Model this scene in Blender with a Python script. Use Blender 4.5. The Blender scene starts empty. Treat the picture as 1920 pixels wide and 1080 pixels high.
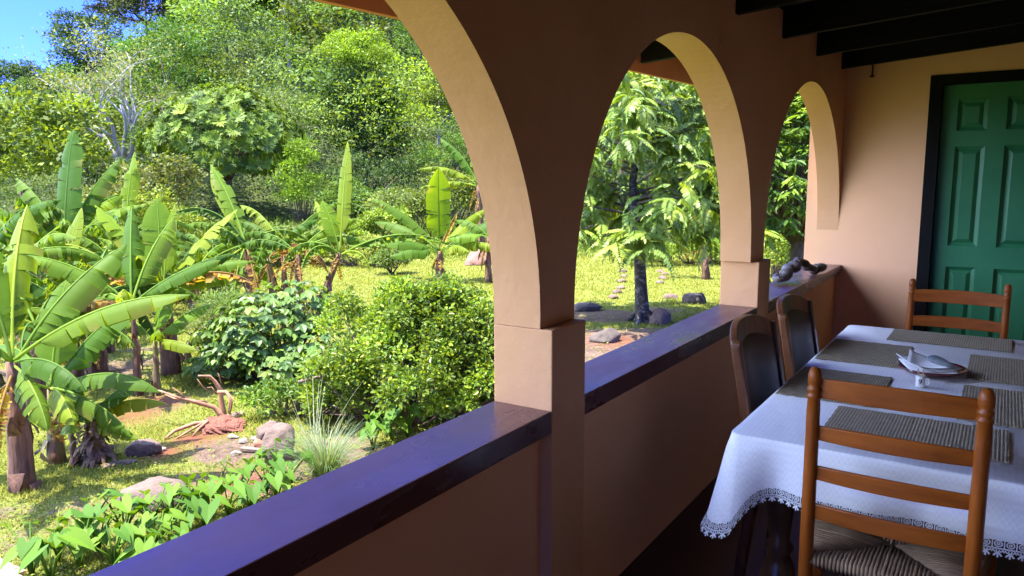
import bpy, bmesh, math, random
import numpy as np
from mathutils import Vector, Matrix
rng = np.random.RandomState(7); random.seed(7)
PI = math.pi
SC = bpy.context.scene
COL = SC.collection

# ------------------------------------------------------------------ camera
CAM = np.array([1.1, 0.0, 1.5]); FPX = 1405.0
def cam_axes(yaw, pitch, roll):
    f = np.array([-math.sin(yaw)*math.cos(pitch), math.cos(yaw)*math.cos(pitch), -math.sin(pitch)])
    r = np.array([math.cos(yaw), math.sin(yaw), 0.0]); u = np.cross(r, f)
    return r*math.cos(roll)+u*math.sin(roll), -r*math.sin(roll)+u*math.cos(roll), f
RR, UU, FF = cam_axes(math.radians(33.3), math.radians(8.05), math.radians(-0.2))
cd = bpy.data.cameras.new('camera'); cam = bpy.data.objects.new('camera', cd); COL.objects.link(cam)
cd.sensor_width = 36.0; cd.lens = 36.0*FPX/1920.0; cd.clip_start = 0.05; cd.clip_end = 2000
m = Matrix.Identity(4)
for i in range(3):
    m[i][0], m[i][1], m[i][2], m[i][3] = RR[i], UU[i], -FF[i], CAM[i]
cam.matrix_world = m
SC.camera = cam
RH = np.array([math.cos(math.radians(33.3)), math.sin(math.radians(33.3))])      # picture-right on the ground
FH = np.array([-math.sin(math.radians(33.3)), math.cos(math.radians(33.3))])     # picture-depth on the ground

# ------------------------------------------------------------------ sky, sun, exposure
SUN_EL = 74.0
to_sun = np.array([*( -0.90*RH - 0.42*FH ), 0.0]); to_sun /= np.linalg.norm(to_sun)
sun_vec = Vector((to_sun[0]*math.cos(math.radians(SUN_EL)), to_sun[1]*math.cos(math.radians(SUN_EL)), math.sin(math.radians(SUN_EL))))
W = bpy.data.worlds.new('World'); SC.world = W; W.use_nodes = True
nt = W.node_tree; nt.nodes.clear()
def wn(t, **k):
    n = nt.nodes.new(t)
    for a, b in k.items(): setattr(n, a, b)
    return n
sky = wn('ShaderNodeTexSky', sky_type='NISHITA', sun_disc=False, sun_elevation=math.radians(SUN_EL),
         sun_rotation=math.atan2(to_sun[0], to_sun[1]), air_density=1.0, dust_density=0.0, ozone_density=6.0)
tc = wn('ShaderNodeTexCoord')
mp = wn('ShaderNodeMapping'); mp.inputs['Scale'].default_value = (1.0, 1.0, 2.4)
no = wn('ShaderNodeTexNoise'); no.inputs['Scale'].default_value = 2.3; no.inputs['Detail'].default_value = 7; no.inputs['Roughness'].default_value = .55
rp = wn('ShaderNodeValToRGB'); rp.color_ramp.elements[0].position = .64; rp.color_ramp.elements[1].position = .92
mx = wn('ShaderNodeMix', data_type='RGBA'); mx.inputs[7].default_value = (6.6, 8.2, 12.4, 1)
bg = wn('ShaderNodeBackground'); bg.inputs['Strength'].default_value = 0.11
ow = wn('ShaderNodeOutputWorld')
L = nt.links.new
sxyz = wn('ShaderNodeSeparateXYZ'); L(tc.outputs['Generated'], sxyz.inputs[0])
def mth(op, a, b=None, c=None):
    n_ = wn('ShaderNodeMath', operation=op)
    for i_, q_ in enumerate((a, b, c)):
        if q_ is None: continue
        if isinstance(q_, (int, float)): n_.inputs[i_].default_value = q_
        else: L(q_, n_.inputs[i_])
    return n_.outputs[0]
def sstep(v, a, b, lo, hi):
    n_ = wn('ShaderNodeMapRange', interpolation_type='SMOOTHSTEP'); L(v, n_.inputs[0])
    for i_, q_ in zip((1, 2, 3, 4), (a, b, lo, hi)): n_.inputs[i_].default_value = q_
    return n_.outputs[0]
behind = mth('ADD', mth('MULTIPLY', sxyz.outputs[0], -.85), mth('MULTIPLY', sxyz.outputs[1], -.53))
bias = mth('ADD', sstep(sxyz.outputs[2], .50, .78, 0, .24), sstep(behind, .62, .76, 0, .40))  # adds unseen bright cloud overhead and to the left rear as fill light
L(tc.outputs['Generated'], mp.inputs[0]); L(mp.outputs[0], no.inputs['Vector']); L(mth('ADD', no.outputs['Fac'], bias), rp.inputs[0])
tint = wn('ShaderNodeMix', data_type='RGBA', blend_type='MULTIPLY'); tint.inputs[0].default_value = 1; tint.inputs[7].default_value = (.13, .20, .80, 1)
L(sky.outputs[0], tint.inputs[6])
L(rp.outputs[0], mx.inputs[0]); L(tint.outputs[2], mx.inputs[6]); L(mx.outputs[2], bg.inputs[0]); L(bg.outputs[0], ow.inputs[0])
sl = bpy.data.lights.new('sun', 'SUN'); sl.energy = 2.35; sl.angle = math.radians(.53); sl.color = (1.0, .955, .87)
so = bpy.data.objects.new('sun', sl); COL.objects.link(so); so.rotation_euler = sun_vec.to_track_quat('Z', 'Y').to_euler(); so.location = (0, 0, 30)
SC.view_settings.view_transform = 'Standard'; SC.view_settings.look = 'None'; SC.view_settings.gamma = 1.0
SC.view_settings.exposure = 3.22

# ------------------------------------------------------------------ helpers: places
def ray(px, py): return RR*(px-960)/FPX - UU*(py-540)/FPX + FF
G0 = -1.4
def polar(px, d):
    v = ray(px, 345)[:2]; v = v/np.linalg.norm(v); return CAM[:2]+v*d
def foot(px, py, z=G0):                       # where a sight line meets level ground
    v = ray(px, py); t = (z-CAM[2])/v[2]; return (CAM+v*t)[:2]
def smooth(a, b, x): t = np.clip((x-a)/(b-a), 0, 1); return t*t*(3-2*t)
def vnoise(x, y, s):
    return (np.sin(x*s*1.3+1.7)*np.cos(y*s*1.1-.6)+np.sin(x*s*2.3-y*s*1.9+2.2)*.5+np.cos(x*s*.7+y*s*2.9)*.5)/2
def ground_z(x, y):
    x = np.asarray(x, float); y = np.asarray(y, float)
    dx, dy = x-CAM[0], y-CAM[1]; d = np.hypot(dx, dy); az = np.degrees(np.arctan2(-dx, dy))
    slope = np.interp(az, [-180, -40, -5, 12, 25, 40, 50, 56, 62, 68, 80, 120, 180], [.02, .10, .34, .40, .42, .44, .44, .33, .20, .10, .08, .02, .02])
    f = np.interp(az, [-40, 0, 25, 45, 70, 110], [60, 46, 46, 44, 40, 50])
    h = slope*np.maximum(d-f, 0)*smooth(f, f+18, d)
    h = np.minimum(h, slope*95)
    near = .035*vnoise(x, y, 1.1)+.05*vnoise(x, y, .35)
    far = 1.2*vnoise(x, y, .05)*smooth(45, 80, d)
    return G0+h+near*smooth(2.5, 5, d)+far
def gpt(p): return (float(p[0]), float(p[1]), float(ground_z(p[0], p[1])))

# ------------------------------------------------------------------ helpers: materials
def mat(name):
    mm = bpy.data.materials.new(name); mm.use_nodes = True
    return mm, mm.node_tree, mm.node_tree.nodes['Principled BSDF']
def nd(t, kind, **k):
    n = t.nodes.new(kind)
    for a, b in k.items(): setattr(n, a, b)
    return n
def noise(t, scale, detail=4, rough=.55, vec=None, sc=None):
    n = nd(t, 'ShaderNodeTexNoise'); n.inputs['Scale'].default_value = scale; n.inputs['Detail'].default_value = detail; n.inputs['Roughness'].default_value = rough
    c = nd(t, 'ShaderNodeTexCoord'); o = c.outputs['Object']
    if sc:
        q = nd(t, 'ShaderNodeMapping'); q.inputs['Scale'].default_value = sc; t.links.new(o, q.inputs[0]); o = q.outputs[0]
    t.links.new(o, n.inputs['Vector'])
    return n
def ramp(t, src, stops):
    r = nd(t, 'ShaderNodeValToRGB'); cr = r.color_ramp
    while len(cr.elements) < len(stops): cr.elements.new(.5)
    for e, (p, c) in zip(cr.elements, stops): e.position = p; e.color = (*c, 1)
    t.links.new(src, r.inputs[0]); return r
def bump(t, b, src, strength, dist=.01):
    n = nd(t, 'ShaderNodeBump'); n.inputs['Strength'].default_value = strength; n.inputs['Distance'].default_value = dist
    t.links.new(src, n.inputs['Height']); t.links.new(n.outputs[0], b.inputs['Normal'])
def simple(name, c1, c2=None, scale=6, rough=.6, bstr=.2, bscale=None, bdist=.004, stretch=None, spec=.5, lo=.35, hi=.65):
    mm, t, b = mat(name)
    n = noise(t, scale, 5, .6, sc=stretch)
    r = ramp(t, n.outputs['Fac'], [(lo, c1), (hi, c2 or c1)])
    t.links.new(r.outputs[0], b.inputs['Base Color'])
    b.inputs['Roughness'].default_value = rough; b.inputs['Specular IOR Level'].default_value = spec
    if bstr:
        n2 = noise(t, bscale or scale*6, 4, .6, sc=stretch); bump(t, b, n2.outputs['Fac'], bstr, bdist)
    return mm
def leafmat(name, transl=.35, rough=.42, spec=.5, tmul=(1.5, 1.35, .5)):
    mm, t, b = mat(name)
    a = nd(t, 'ShaderNodeAttribute', attribute_name='col')
    t.links.new(a.outputs['Color'], b.inputs['Base Color'])
    b.inputs['Roughness'].default_value = rough; b.inputs['Specular IOR Level'].default_value = spec
    tr = nd(t, 'ShaderNodeBsdfTranslucent')
    mu = nd(t, 'ShaderNodeMix', data_type='RGBA', blend_type='MULTIPLY'); mu.inputs[0].default_value = 1; mu.inputs[7].default_value = (*tmul, 1)
    t.links.new(a.outputs['Color'], mu.inputs[6]); t.links.new(mu.outputs[2], tr.inputs[0])
    ms = nd(t, 'ShaderNodeMixShader'); ms.inputs[0].default_value = transl
    o = t.nodes['Material Output']
    t.links.new(b.outputs[0], ms.inputs[1]); t.links.new(tr.outputs[0], ms.inputs[2]); t.links.new(ms.outputs[0], o.inputs[0])
    return mm

PAINT = simple('ochre_paint', (.63, .32, .15), (.68, .36, .18), 1.6, .62, .40, 18, .008, spec=.25)
SMOOTHPAINT = simple('ochre_paint_flat', (.78, .41, .21), (.83, .45, .24), 1.3, .6, .25, 30, .005, spec=.25)
CAPM = simple('maroon_gloss', (.10, .038, .036), (.125, .048, .046), 5, .27, .10, 22, .004, spec=.6)
def wear(mm, lo, hi, scale, chip):
    t = mm.node_tree; b = t.nodes['Principled BSDF']; n = noise(t, scale, 6, .65, sc=(1, .35, 1)); r = nd(t, 'ShaderNodeMapRange'); r.inputs['From Min'].default_value = .35; r.inputs['From Max'].default_value = .65
    r.inputs['To Min'].default_value = lo; r.inputs['To Max'].default_value = hi; t.links.new(n.outputs['Fac'], r.inputs[0]); t.links.new(r.outputs[0], b.inputs['Roughness'])
    src = b.inputs['Base Color'].links[0].from_socket; n2 = noise(t, scale*7, 7, .75, sc=(1, .3, 1)); k = ramp(t, n2.outputs['Fac'], [(.70, (0, 0, 0)), (.73, (1, 1, 1))])
    m_ = nd(t, 'ShaderNodeMix', data_type='RGBA'); t.links.new(k.outputs[0], m_.inputs[0]); t.links.new(src, m_.inputs[6]); m_.inputs[7].default_value = (*chip, 1); t.links.new(m_.outputs[2], b.inputs['Base Color'])
wear(CAPM, .20, .42, 5, (.20, .10, .09)); wear(PAINT, .5, .75, 2.5, (.60, .30, .15)); wear(SMOOTHPAINT, .5, .75, 2.5, (.66, .34, .19))
FLOORM = simple('floor_red', (.028, .008, .007), (.045, .013, .01), 4, .45, .1, 30)
BLACKW = simple('black_beam', (.006, .005, .005), (.012, .010, .009), 8, .75, .2, 30, stretch=(.2, 4, 4), spec=.12)
CEILM = simple('black_ceiling', (.005, .0045, .004), (.009, .008, .007), 8, .8, .2, 30, spec=.1)
FASCIA = simple('terracotta_fascia', (.42, .15, .055), (.48, .18, .07), 4, .6, .15, 30)
GREEN = simple('green_door_paint', (.022, .15, .058), (.032, .18, .072), 3, .45, .12, 24, spec=.4)
DOORBLK = simple('black_frame', (.004, .004, .004), (.007, .006, .006), 4, .75, .1, spec=.12)
ROOFM = simple('roof_sheet', (.20, .06, .04), (.26, .08, .05), 3, .6, .1)
WOODH = simple('honey_wood', (.36, .095, .010), (.17, .038, .005), 5, .36, .08, 40, .002, spec=.3, stretch=(6, 6, .8), lo=.3, hi=.75)
WOODHX = simple('honey_wood_slat', (.38, .10, .011), (.18, .042, .006), 5, .36, .08, 40, .002, spec=.3, stretch=(.8, 6, 6), lo=.3, hi=.75)
WOODD = simple('dark_wood', (.17, .06, .018), (.09, .03, .010), 6, .33, .1, 40, .002, stretch=(5, 5, .8))
LEATH = simple('brown_leather', (.045, .022, .017), (.065, .034, .027), 9, .5, .2, 120, .002)
RUSH = simple('rush_cord', (.17, .10, .05), (.30, .20, .11), 14, .7, .3, 90, .003)
TABLEW = simple('turned_table_wood', (.055, .024, .012), (.09, .042, .02), 6, .3, .1)

def cloth_mat():
    mm, t, b = mat('white_damask')
    b.inputs['Base Color'].default_value = (.80, .80, .83, 1); b.inputs['Roughness'].default_value = .75; b.inputs['Specular IOR Level'].default_value = .25
    c = nd(t, 'ShaderNodeTexCoord'); q = nd(t, 'ShaderNodeMapping'); q.inputs['Rotation'].default_value = (0, 0, .78); q.inputs['Scale'].default_value = (1, 1, 1)
    ch = nd(t, 'ShaderNodeTexChecker'); ch.inputs['Scale'].default_value = 95
    t.links.new(c.outputs['Object'], q.inputs[0]); t.links.new(q.outputs[0], ch.inputs['Vector'])
    r = ramp(t, ch.outputs['Fac'], [(0, (.83, .83, .86)), (1, (.88, .88, .90))]); t.links.new(r.outputs[0], b.inputs['Base Color'])
    rr = nd(t, 'ShaderNodeMapRange'); rr.inputs['To Min'].default_value = .5; rr.inputs['To Max'].default_value = .8
    t.links.new(ch.outputs['Fac'], rr.inputs[0]); t.links.new(rr.outputs[0], b.inputs['Roughness'])
    n = noise(t, 7, 5, .6, sc=(1, .6, 1)); bump(t, b, n.outputs['Fac'], .55, .014)
    return mm
CLOTH = cloth_mat()
LACE = simple('lace_thread', (.80, .80, .83), None, 5, .8, 0)
def mat_weave():
    mm, t, b = mat('woven_mat')
    c = nd(t, 'ShaderNodeTexCoord')
    w1 = nd(t, 'ShaderNodeTexWave', bands_direction='X'); w1.inputs['Scale'].default_value = 34; w1.inputs['Distortion'].default_value = .6
    w2 = nd(t, 'ShaderNodeTexWave', bands_direction='Y'); w2.inputs['Scale'].default_value = 50; w2.inputs['Distortion'].default_value = .6
    t.links.new(c.outputs['Object'], w1.inputs[0]); t.links.new(c.outputs['Object'], w2.inputs[0])
    mu = nd(t, 'ShaderNodeMath', operation='MULTIPLY'); t.links.new(w1.outputs['Fac'], mu.inputs[0]); t.links.new(w2.outputs['Fac'], mu.inputs[1])
    n = noise(t, 30, 3)
    ad = nd(t, 'ShaderNodeMath', operation='MULTIPLY_ADD'); ad.inputs[1].default_value = .5; t.links.new(n.outputs['Fac'], ad.inputs[0]); t.links.new(mu.outputs[0], ad.inputs[2])
    r = ramp(t, ad.outputs[0], [(.1, (.14, .11, .075)), (.5, (.34, .28, .19)), (1, (.50, .43, .31))])
    t.links.new(r.outputs[0], b.inputs['Base Color']); b.inputs['Roughness'].default_value = .85; b.inputs['Specular IOR Level'].default_value = .15
    bump(t, b, mu.outputs[0], .6, .003)
    return mm
MATW = mat_weave()
MAROON = simple('plate_glaze', (.12, .018, .02), None, 5, .2, 0)
NAPK = simple('napkin_paper', (.88, .88, .88), (.90, .90, .90), 8, .8, .2, 40)
STONE = simple('grey_stone', (.10, .12, .14), (.20, .23, .25), 16, .45, .2)
WHITEG = simple('white_glaze', (.75, .73, .68), None, 5, .25, 0)
STICK = simple('stick_wood', (.42, .24, .12), None, 5, .6, 0)
DRIFT = simple('driftwood', (.06, .04, .032), (.30, .26, .24), 13, .5, .7, 50, .01, lo=.4, hi=.75)

LEAF = leafmat('leaf', .38, .45, .35)
GRASSM = leafmat('grass_blade', .35, .8, .08)
TAROM = leafmat('taro_leaf', .30, .6, .15, (1.5, 1.3, .3))
BANANA = leafmat('banana_leaf', .48, .55, .16, (1.6, 1.35, .3))
FOREST = leafmat('forest_leaf', .35, .55, .2)
BARK = simple('bark', (.16, .11, .075), (.07, .048, .033), 9, .9, .7, 22, .02, stretch=(1, 1, .4))
BARKPALE = simple('pale_bark', (.42, .38, .33), (.26, .22, .18), 7, .85, .4)
BARKDARK = simple('lichen_bark', (.03, .022, .016), (.26, .23, .19), 9, .9, .7, 24, .02, stretch=(1, 1, 1.6), lo=.50, hi=.76)
STEM = simple('pseudostem', (.20, .095, .05), (.05, .022, .014), 7, .8, .6, 20, .02, stretch=(2.4, 2.4, .35), lo=.35, hi=.68)
STEMG = simple('pseudostem_green', (.16, .15, .05), (.16, .065, .03), 6, .7, .5, 20, .02, stretch=(2, 2, .4))
ROOT = simple('root_wood', (.36, .19, .10), (.22, .10, .05), 8, .85, .6, 40, .01)
REDSOIL = simple('red_soil', (.22, .075, .04), (.13, .045, .026), 12, .95, 1, 40, .03)
ROCK = simple('rock', (.15, .10, .07), (.08, .052, .038), 4, .9, .9, 14, .03)
ROCKG = simple('rock_grey', (.10, .074, .055), (.05, .037, .028), 4, .9, .9, 14, .03)
ROCKP = simple('rock_pale', (.30, .25, .19), (.18, .13, .09), 5, .9, .7, 18, .02)
LOGM = simple('log_wood', (.20, .14, .10), (.11, .075, .05), 8, .9, .6, 30, .01)

# ------------------------------------------------------------------ helpers: meshes and objects
class MB:
    def __init__(s): s.v = []; s.f = []; s.c = []
    def add(s, vs, fs, col=None):
        o = len(s.v); s.v.extend([tuple(map(float, p)) for p in vs]); s.f.extend([tuple(i+o for i in q) for q in fs])
        if col is not None: s.c.extend([col]*len(vs)) if not isinstance(col, list) else s.c.extend(col)
    def build(s, name, m, parent=None, smooth=False, bevel=0):
        me = bpy.data.meshes.new(name); me.from_pydata(s.v, [], s.f); me.update()
        if s.c and len(s.c) == len(s.v):
            a = me.attributes.new('col', 'FLOAT_COLOR', 'POINT'); a.data.foreach_set('color', np.array([(*c, 1.0) for c in s.c], np.float32).ravel())
        if smooth: me.polygons.foreach_set('use_smooth', [True]*len(me.polygons))
        me.materials.append(m)
        o = bpy.data.objects.new(name, me); COL.objects.link(o)
        if parent: o.parent = parent
        if bevel:
            bv = o.modifiers.new('bevel', 'BEVEL'); bv.width = bevel; bv.segments = 2; bv.limit_method = 'ANGLE'
        return o
def box(b, x0, x1, y0, y1, z0, z1):
    b.add([(x0,y0,z0),(x1,y0,z0),(x1,y1,z0),(x0,y1,z0),(x0,y0,z1),(x1,y0,z1),(x1,y1,z1),(x0,y1,z1)],
          [(0,3,2,1),(4,5,6,7),(0,1,5,4),(1,2,6,5),(2,3,7,6),(3,0,4,7)])
def tube(b, pts, radii, n=8, col=None, cap=True):
    P = [np.array(p, float) for p in pts]; k = len(P)
    if not hasattr(radii, '__len__'): radii = [radii]*k
    vs = []; fs = []; up = None
    for i in range(k):
        t = P[min(i+1, k-1)]-P[max(i-1, 0)]; t = t/(np.linalg.norm(t)+1e-9)
        if up is None: up = np.array([0, 0, 1.]) if abs(t[2]) < .9 else np.array([1., 0, 0])
        s = np.cross(t, up); s /= np.linalg.norm(s)+1e-9; up = np.cross(s, t)
        for j in range(n):
            a = 2*PI*j/n; vs.append(P[i]+radii[i]*(math.cos(a)*s+math.sin(a)*up))
    for i in range(k-1):
        for j in range(n):
            a, c = i*n+j, i*n+(j+1) % n; fs.append((a, a+n, c+n, c))
    if cap: fs.append(tuple(range(n))); fs.append(tuple((k-1)*n+j for j in reversed(range(n))))
    b.add(vs, fs, col)
def lathe(b, prof, cx, cy, z0, n=16):
    vs = []; fs = []; k = len(prof)
    for r, z in prof:
        for j in range(n): a = 2*PI*j/n; vs.append((cx+r*math.cos(a), cy+r*math.sin(a), z0+z))
    for i in range(k-1):
        for j in range(n): a, c = i*n+j, i*n+(j+1) % n; fs.append((a, c, c+n, a+n))
    fs.append(tuple(reversed(range(n)))); fs.append(tuple((k-1)*n+j for j in range(n)))
    b.add(vs, fs)
def quads_obj(name, V, C, m, parent=None, nv=4, smooth=False):
    """V (N,nv,3) polygons, C (N,3) one colour per polygon"""
    N = len(V); me = bpy.data.meshes.new(name)
    me.vertices.add(N*nv); me.vertices.foreach_set('co', V.astype(np.float32).ravel())
    me.loops.add(N*nv); me.loops.foreach_set('vertex_index', np.arange(N*nv, dtype=np.int32))
    me.polygons.add(N); me.polygons.foreach_set('loop_start', np.arange(0, N*nv, nv, dtype=np.int32))
    me.update(calc_edges=True)
    a = me.attributes.new('col', 'FLOAT_COLOR', 'POINT'); cc = np.ones((N, nv, 4), np.float32); cc[:, :, :3] = C[:, None, :]
    a.data.foreach_set('color', cc.ravel()); me.materials.append(m)
    o = bpy.data.objects.new(name, me); COL.objects.link(o)
    if parent: o.parent = parent
    return o
def unit(a): return a/(np.linalg.norm(a, axis=-1, keepdims=True)+1e-9)
def leafcards(P, D, Nn, Ln, Wd, bend=.0):
    """diamond leaves; (N,4,3)"""
    D = unit(D); S = unit(np.cross(Nn, D)); Nn = unit(np.cross(D, S)); Ln = Ln[:, None]; Wd = Wd[:, None]
    mid = P+D*Ln*.45
    return np.stack([P, mid+S*Wd/2-Nn*bend*Wd, P+D*Ln, mid-S*Wd/2-Nn*bend*Wd], 1)
def leaf6(P, D, Nn, Ln, Wd, fold=.25):
    """leaf folded on its midrib: two quads per leaf"""
    D = unit(D); S = unit(np.cross(Nn, D)); Nn = unit(np.cross(D, S)); Ln = Ln[:, None]; Wd = Wd[:, None]
    a = P; t = P+D*Ln-Nn*Ln*.08; l1 = P+D*Ln*.3+S*Wd/2+Nn*Wd*fold; r1 = P+D*Ln*.3-S*Wd/2+Nn*Wd*fold
    l2 = P+D*Ln*.68+S*Wd*.42+Nn*Wd*fold*.8; r2 = P+D*Ln*.68-S*Wd*.42+Nn*Wd*fold*.8
    A = np.stack([a, l1, l2, t], 1); B = np.stack([a, t, r2, r1], 1)
    return np.stack([A, B], 1).reshape(-1, 4, 3)
def pal(cols, n, jit=.18, w=None):
    cols = np.array(cols); i = rng.choice(len(cols), n, p=w); j = rng.choice(len(cols), n, p=w); t = rng.rand(n, 1)*.5
    c = cols[i]*(1-t)+cols[j]*t
    return c*(1+jit*rng.randn(n, 1)).clip(.5, 1.6)*np.array([1.0, 1.0, .7])
def tag(o, label=None, cat=None, group=None, kind=None):
    if label: o['label'] = label
    if cat: o['category'] = cat
    if group: o['group'] = group
    if kind: o['kind'] = kind
    return o
def thing(name, label, cat, loc=(0, 0, 0), rotz=0, group=None):
    o = bpy.data.objects.new(name, None); COL.objects.link(o); o.location = loc; o.rotation_euler = (0, 0, rotz); o.empty_display_size = .2
    return tag(o, label, cat, group)

# ================================================================== GROUND
def soil_w(x, y):
    """0 grass .. 1 bare earth, the worn and dug patches of this yard"""
    w = .27+.42*vnoise(x, y, 1.9)+.25*vnoise(x+3, y-5, 4.3)
    spots = [(foot(110, 970), .7, .45), (foot(380, 890), .6, .55), (foot(470, 905), .5, .7), (foot(30, 960), .5, .45), (foot(450, 850), .6, .7), (foot(300, 760), .5, .55),
             (foot(1140, 590), 1.3, .8), (foot(1190, 640), 1.4, .9), (foot(1240, 580), 1.0, .6), (foot(1130, 660), 1.5, .8), (foot(180, 690), 1.6, .6), (foot(600, 860), .9, .6)]
    base = np.zeros_like(w)
    for p, r, a in spots: base = np.maximum(base, a*np.exp(-((x-p[0])**2+(y-p[1])**2)/(r*r)))
    return np.clip(w*.55+base-.12, 0, 1)
def red_w(x, y):
    pts = [foot(300, 845), foot(360, 818), foot(410, 805)]; w = np.zeros_like(x)
    for p in pts: w = np.maximum(w, np.exp(-((x-p[0])**2+(y-p[1])**2)/.10))
    for p, r in ((foot(290, 752), .25), (foot(250, 775), .16), (foot(445, 900), .16), (foot(1150, 640), .3)): w = np.maximum(w, .8*np.exp(-((x-p[0])**2+(y-p[1])**2)/r))
    return w
azs = np.radians(np.concatenate([np.arange(-8, 74, .3), np.arange(74, 352, 4)]))
rs_ = np.concatenate([[.3, 1, 2, 3, 4], np.arange(4.5, 16, .07), np.geomspace(16, 60, 90), np.geomspace(62, 420, 70)])
A_, R_ = np.meshgrid(azs, rs_, indexing='ij')
X_ = CAM[0]-np.sin(A_)*R_; Y_ = CAM[1]+np.cos(A_)*R_
Z_ = ground_z(X_, Y_)
na, nr = A_.shape
me = bpy.data.meshes.new('ground'); V = np.stack([X_, Y_, Z_], -1).reshape(-1, 3)
idx = np.arange(na*nr).reshape(na, nr); i2 = np.roll(idx, -1, 0)
Q = np.stack([idx[:, :-1], idx[:, 1:], i2[:, 1:], i2[:, :-1]], -1).reshape(-1, 4)[:, ::-1]
me.vertices.add(len(V)); me.vertices.foreach_set('co', V.astype(np.float32).ravel())
me.loops.add(Q.size); me.loops.foreach_set('vertex_index', Q.astype(np.int32).ravel())
me.polygons.add(len(Q)); me.polygons.foreach_set('loop_start', np.arange(0, Q.size, 4, dtype=np.int32)); me.polygons.foreach_set('use_smooth', np.ones(len(Q), bool))
me.update(calc_edges=True)
sw, rw = soil_w(X_, Y_).ravel(), red_w(X_, Y_).ravel(); fw = smooth(40, 50, R_).ravel()
a = me.attributes.new('mask', 'FLOAT_COLOR', 'POINT'); a.data.foreach_set('color', np.stack([sw, rw, fw, np.ones_like(sw)], -1).astype(np.float32).ravel())
gm, t, b = mat('lawn_and_soil')
at_ = nd(t, 'ShaderNodeAttribute', attribute_name='mask'); sp = nd(t, 'ShaderNodeSeparateColor'); t.links.new(at_.outputs['Color'], sp.inputs[0])
n1 = noise(t, 9, 8, .7); n2 = noise(t, 55, 5, .7); n3 = noise(t, .6, 4, .6)
grass = ramp(t, n2.outputs['Fac'], [(.3, (.11, .14, .025)), (.5, (.19, .22, .04)), (.72, (.28, .29, .075))])
soil = ramp(t, n1.outputs['Fac'], [(.3, (.085, .055, .036)), (.55, (.19, .13, .09)), (.75, (.30, .22, .15))])
ad = nd(t, 'ShaderNodeMath', operation='ADD'); t.links.new(sp.outputs[0], ad.inputs[0])
sb = nd(t, 'ShaderNodeMath', operation='MULTIPLY_ADD'); sb.inputs[1].default_value = .9; sb.inputs[2].default_value = -.45; t.links.new(n1.outputs['Fac'], sb.inputs[0]); t.links.new(sb.outputs[0], ad.inputs[1])
mr = nd(t, 'ShaderNodeMapRange', interpolation_type='SMOOTHSTEP'); mr.inputs['From Min'].default_value = .30; mr.inputs['From Max'].default_value = .60; t.links.new(ad.outputs[0], mr.inputs[0])
m1 = nd(t, 'ShaderNodeMix', data_type='RGBA'); t.links.new(mr.outputs[0], m1.inputs[0]); t.links.new(grass.outputs[0], m1.inputs[6]); t.links.new(soil.outputs[0], m1.inputs[7])
red = ramp(t, n1.outputs['Fac'], [(.3, (.13, .04, .022)), (.7, (.28, .10, .055))])
m2 = nd(t, 'ShaderNodeMix', data_type='RGBA'); t.links.new(sp.outputs[1], m2.inputs[0]); t.links.new(m1.outputs[2], m2.inputs[6]); t.links.new(red.outputs[0], m2.inputs[7])
flo = ramp(t, n3.outputs['Fac'], [(.3, (.035, .05, .018)), (.7, (.07, .085, .025))])
m3 = nd(t, 'ShaderNodeMix', data_type='RGBA'); t.links.new(sp.outputs[2], m3.inputs[0]); t.links.new(m2.outputs[2], m3.inputs[6]); t.links.new(flo.outputs[0], m3.inputs[7])
t.links.new(m3.outputs[2], b.inputs['Base Color']); b.inputs['Roughness'].default_value = .95; b.inputs['Specular IOR Level'].default_value = .1
bump(t, b, n2.outputs['Fac'], 1.0, .05)
me.materials.append(gm); go = bpy.data.objects.new('ground', me); COL.objects.link(go); tag(go, kind='structure')

# grass blades and low weeds on the lawn (nobody could count them)
def scatter(n, d0, d1, a0=-4, a1=70):
    az = np.radians(rng.uniform(a0, a1, n)); d = d0*(d1/d0)**rng.rand(n)
    x = CAM[0]-np.sin(az)*d; y = CAM[1]+np.cos(az)*d; k = x < -.45
    return x[k], y[k], d[k]
x, y, d = scatter(520000, 5.2, 34)
keep = rng.rand(len(x)) > np.clip(soil_w(x, y)*2.0-.12, 0, .97); keep &= rng.rand(len(x)) > red_w(x, y)*1.3
x, y, d = x[keep], y[keep], d[keep]; n = len(x)
hgt = rng.uniform(.015, .045, n)*(1+.03*d); wid = (.002+.0006*d)*rng.uniform(.7, 1.3, n)
tuft = vnoise(x, y, 2.7); hgt *= 1+.5*np.clip(tuft, -.5, 1)
az = rng.rand(n)*2*PI; ln = rng.uniform(.3, 1.3, n)
P = np.stack([x, y, ground_z(x, y)-.005], 1); S = np.stack([np.cos(az), np.sin(az), 0*az], 1)*wid[:, None]
T = np.stack([-np.sin(az)*ln*hgt, np.cos(az)*ln*hgt, hgt], 1)
V = np.stack([P-S, P+S, P+T], 1)
dry = (vnoise(x, y, 1.3)*.5+.5)[:, None]
C = pal([(.16, .20, .045), (.22, .25, .055), (.27, .26, .09), (.11, .15, .03)], n)*(1-.2*dry)+.05*dry*np.array([1, .8, .3])
tag(quads_obj('grass', V, C, GRASSM, nv=3), 'short patchy yellow green grass covering the yard', 'grass', kind='stuff')
x, y, d = scatter(46000, 5.2, 17); k = (rng.rand(len(x)) < .25+.75*(vnoise(x, y, 1.7) > .25)) & (rng.rand(len(x)) > red_w(x, y)); x, y = x[k], y[k]; n = len(x)
P = np.stack([x, y, ground_z(x, y)+rng.uniform(.005, .05, n)], 1); az = rng.rand(n)*2*PI
D = np.stack([np.cos(az), np.sin(az), rng.uniform(-.2, .5, n)], 1); N_ = np.array([0, 0, 1])+.5*rng.randn(n, 3)
V = leafcards(P, D, N_, rng.uniform(.02, .05, n), rng.uniform(.012, .03, n))
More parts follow.
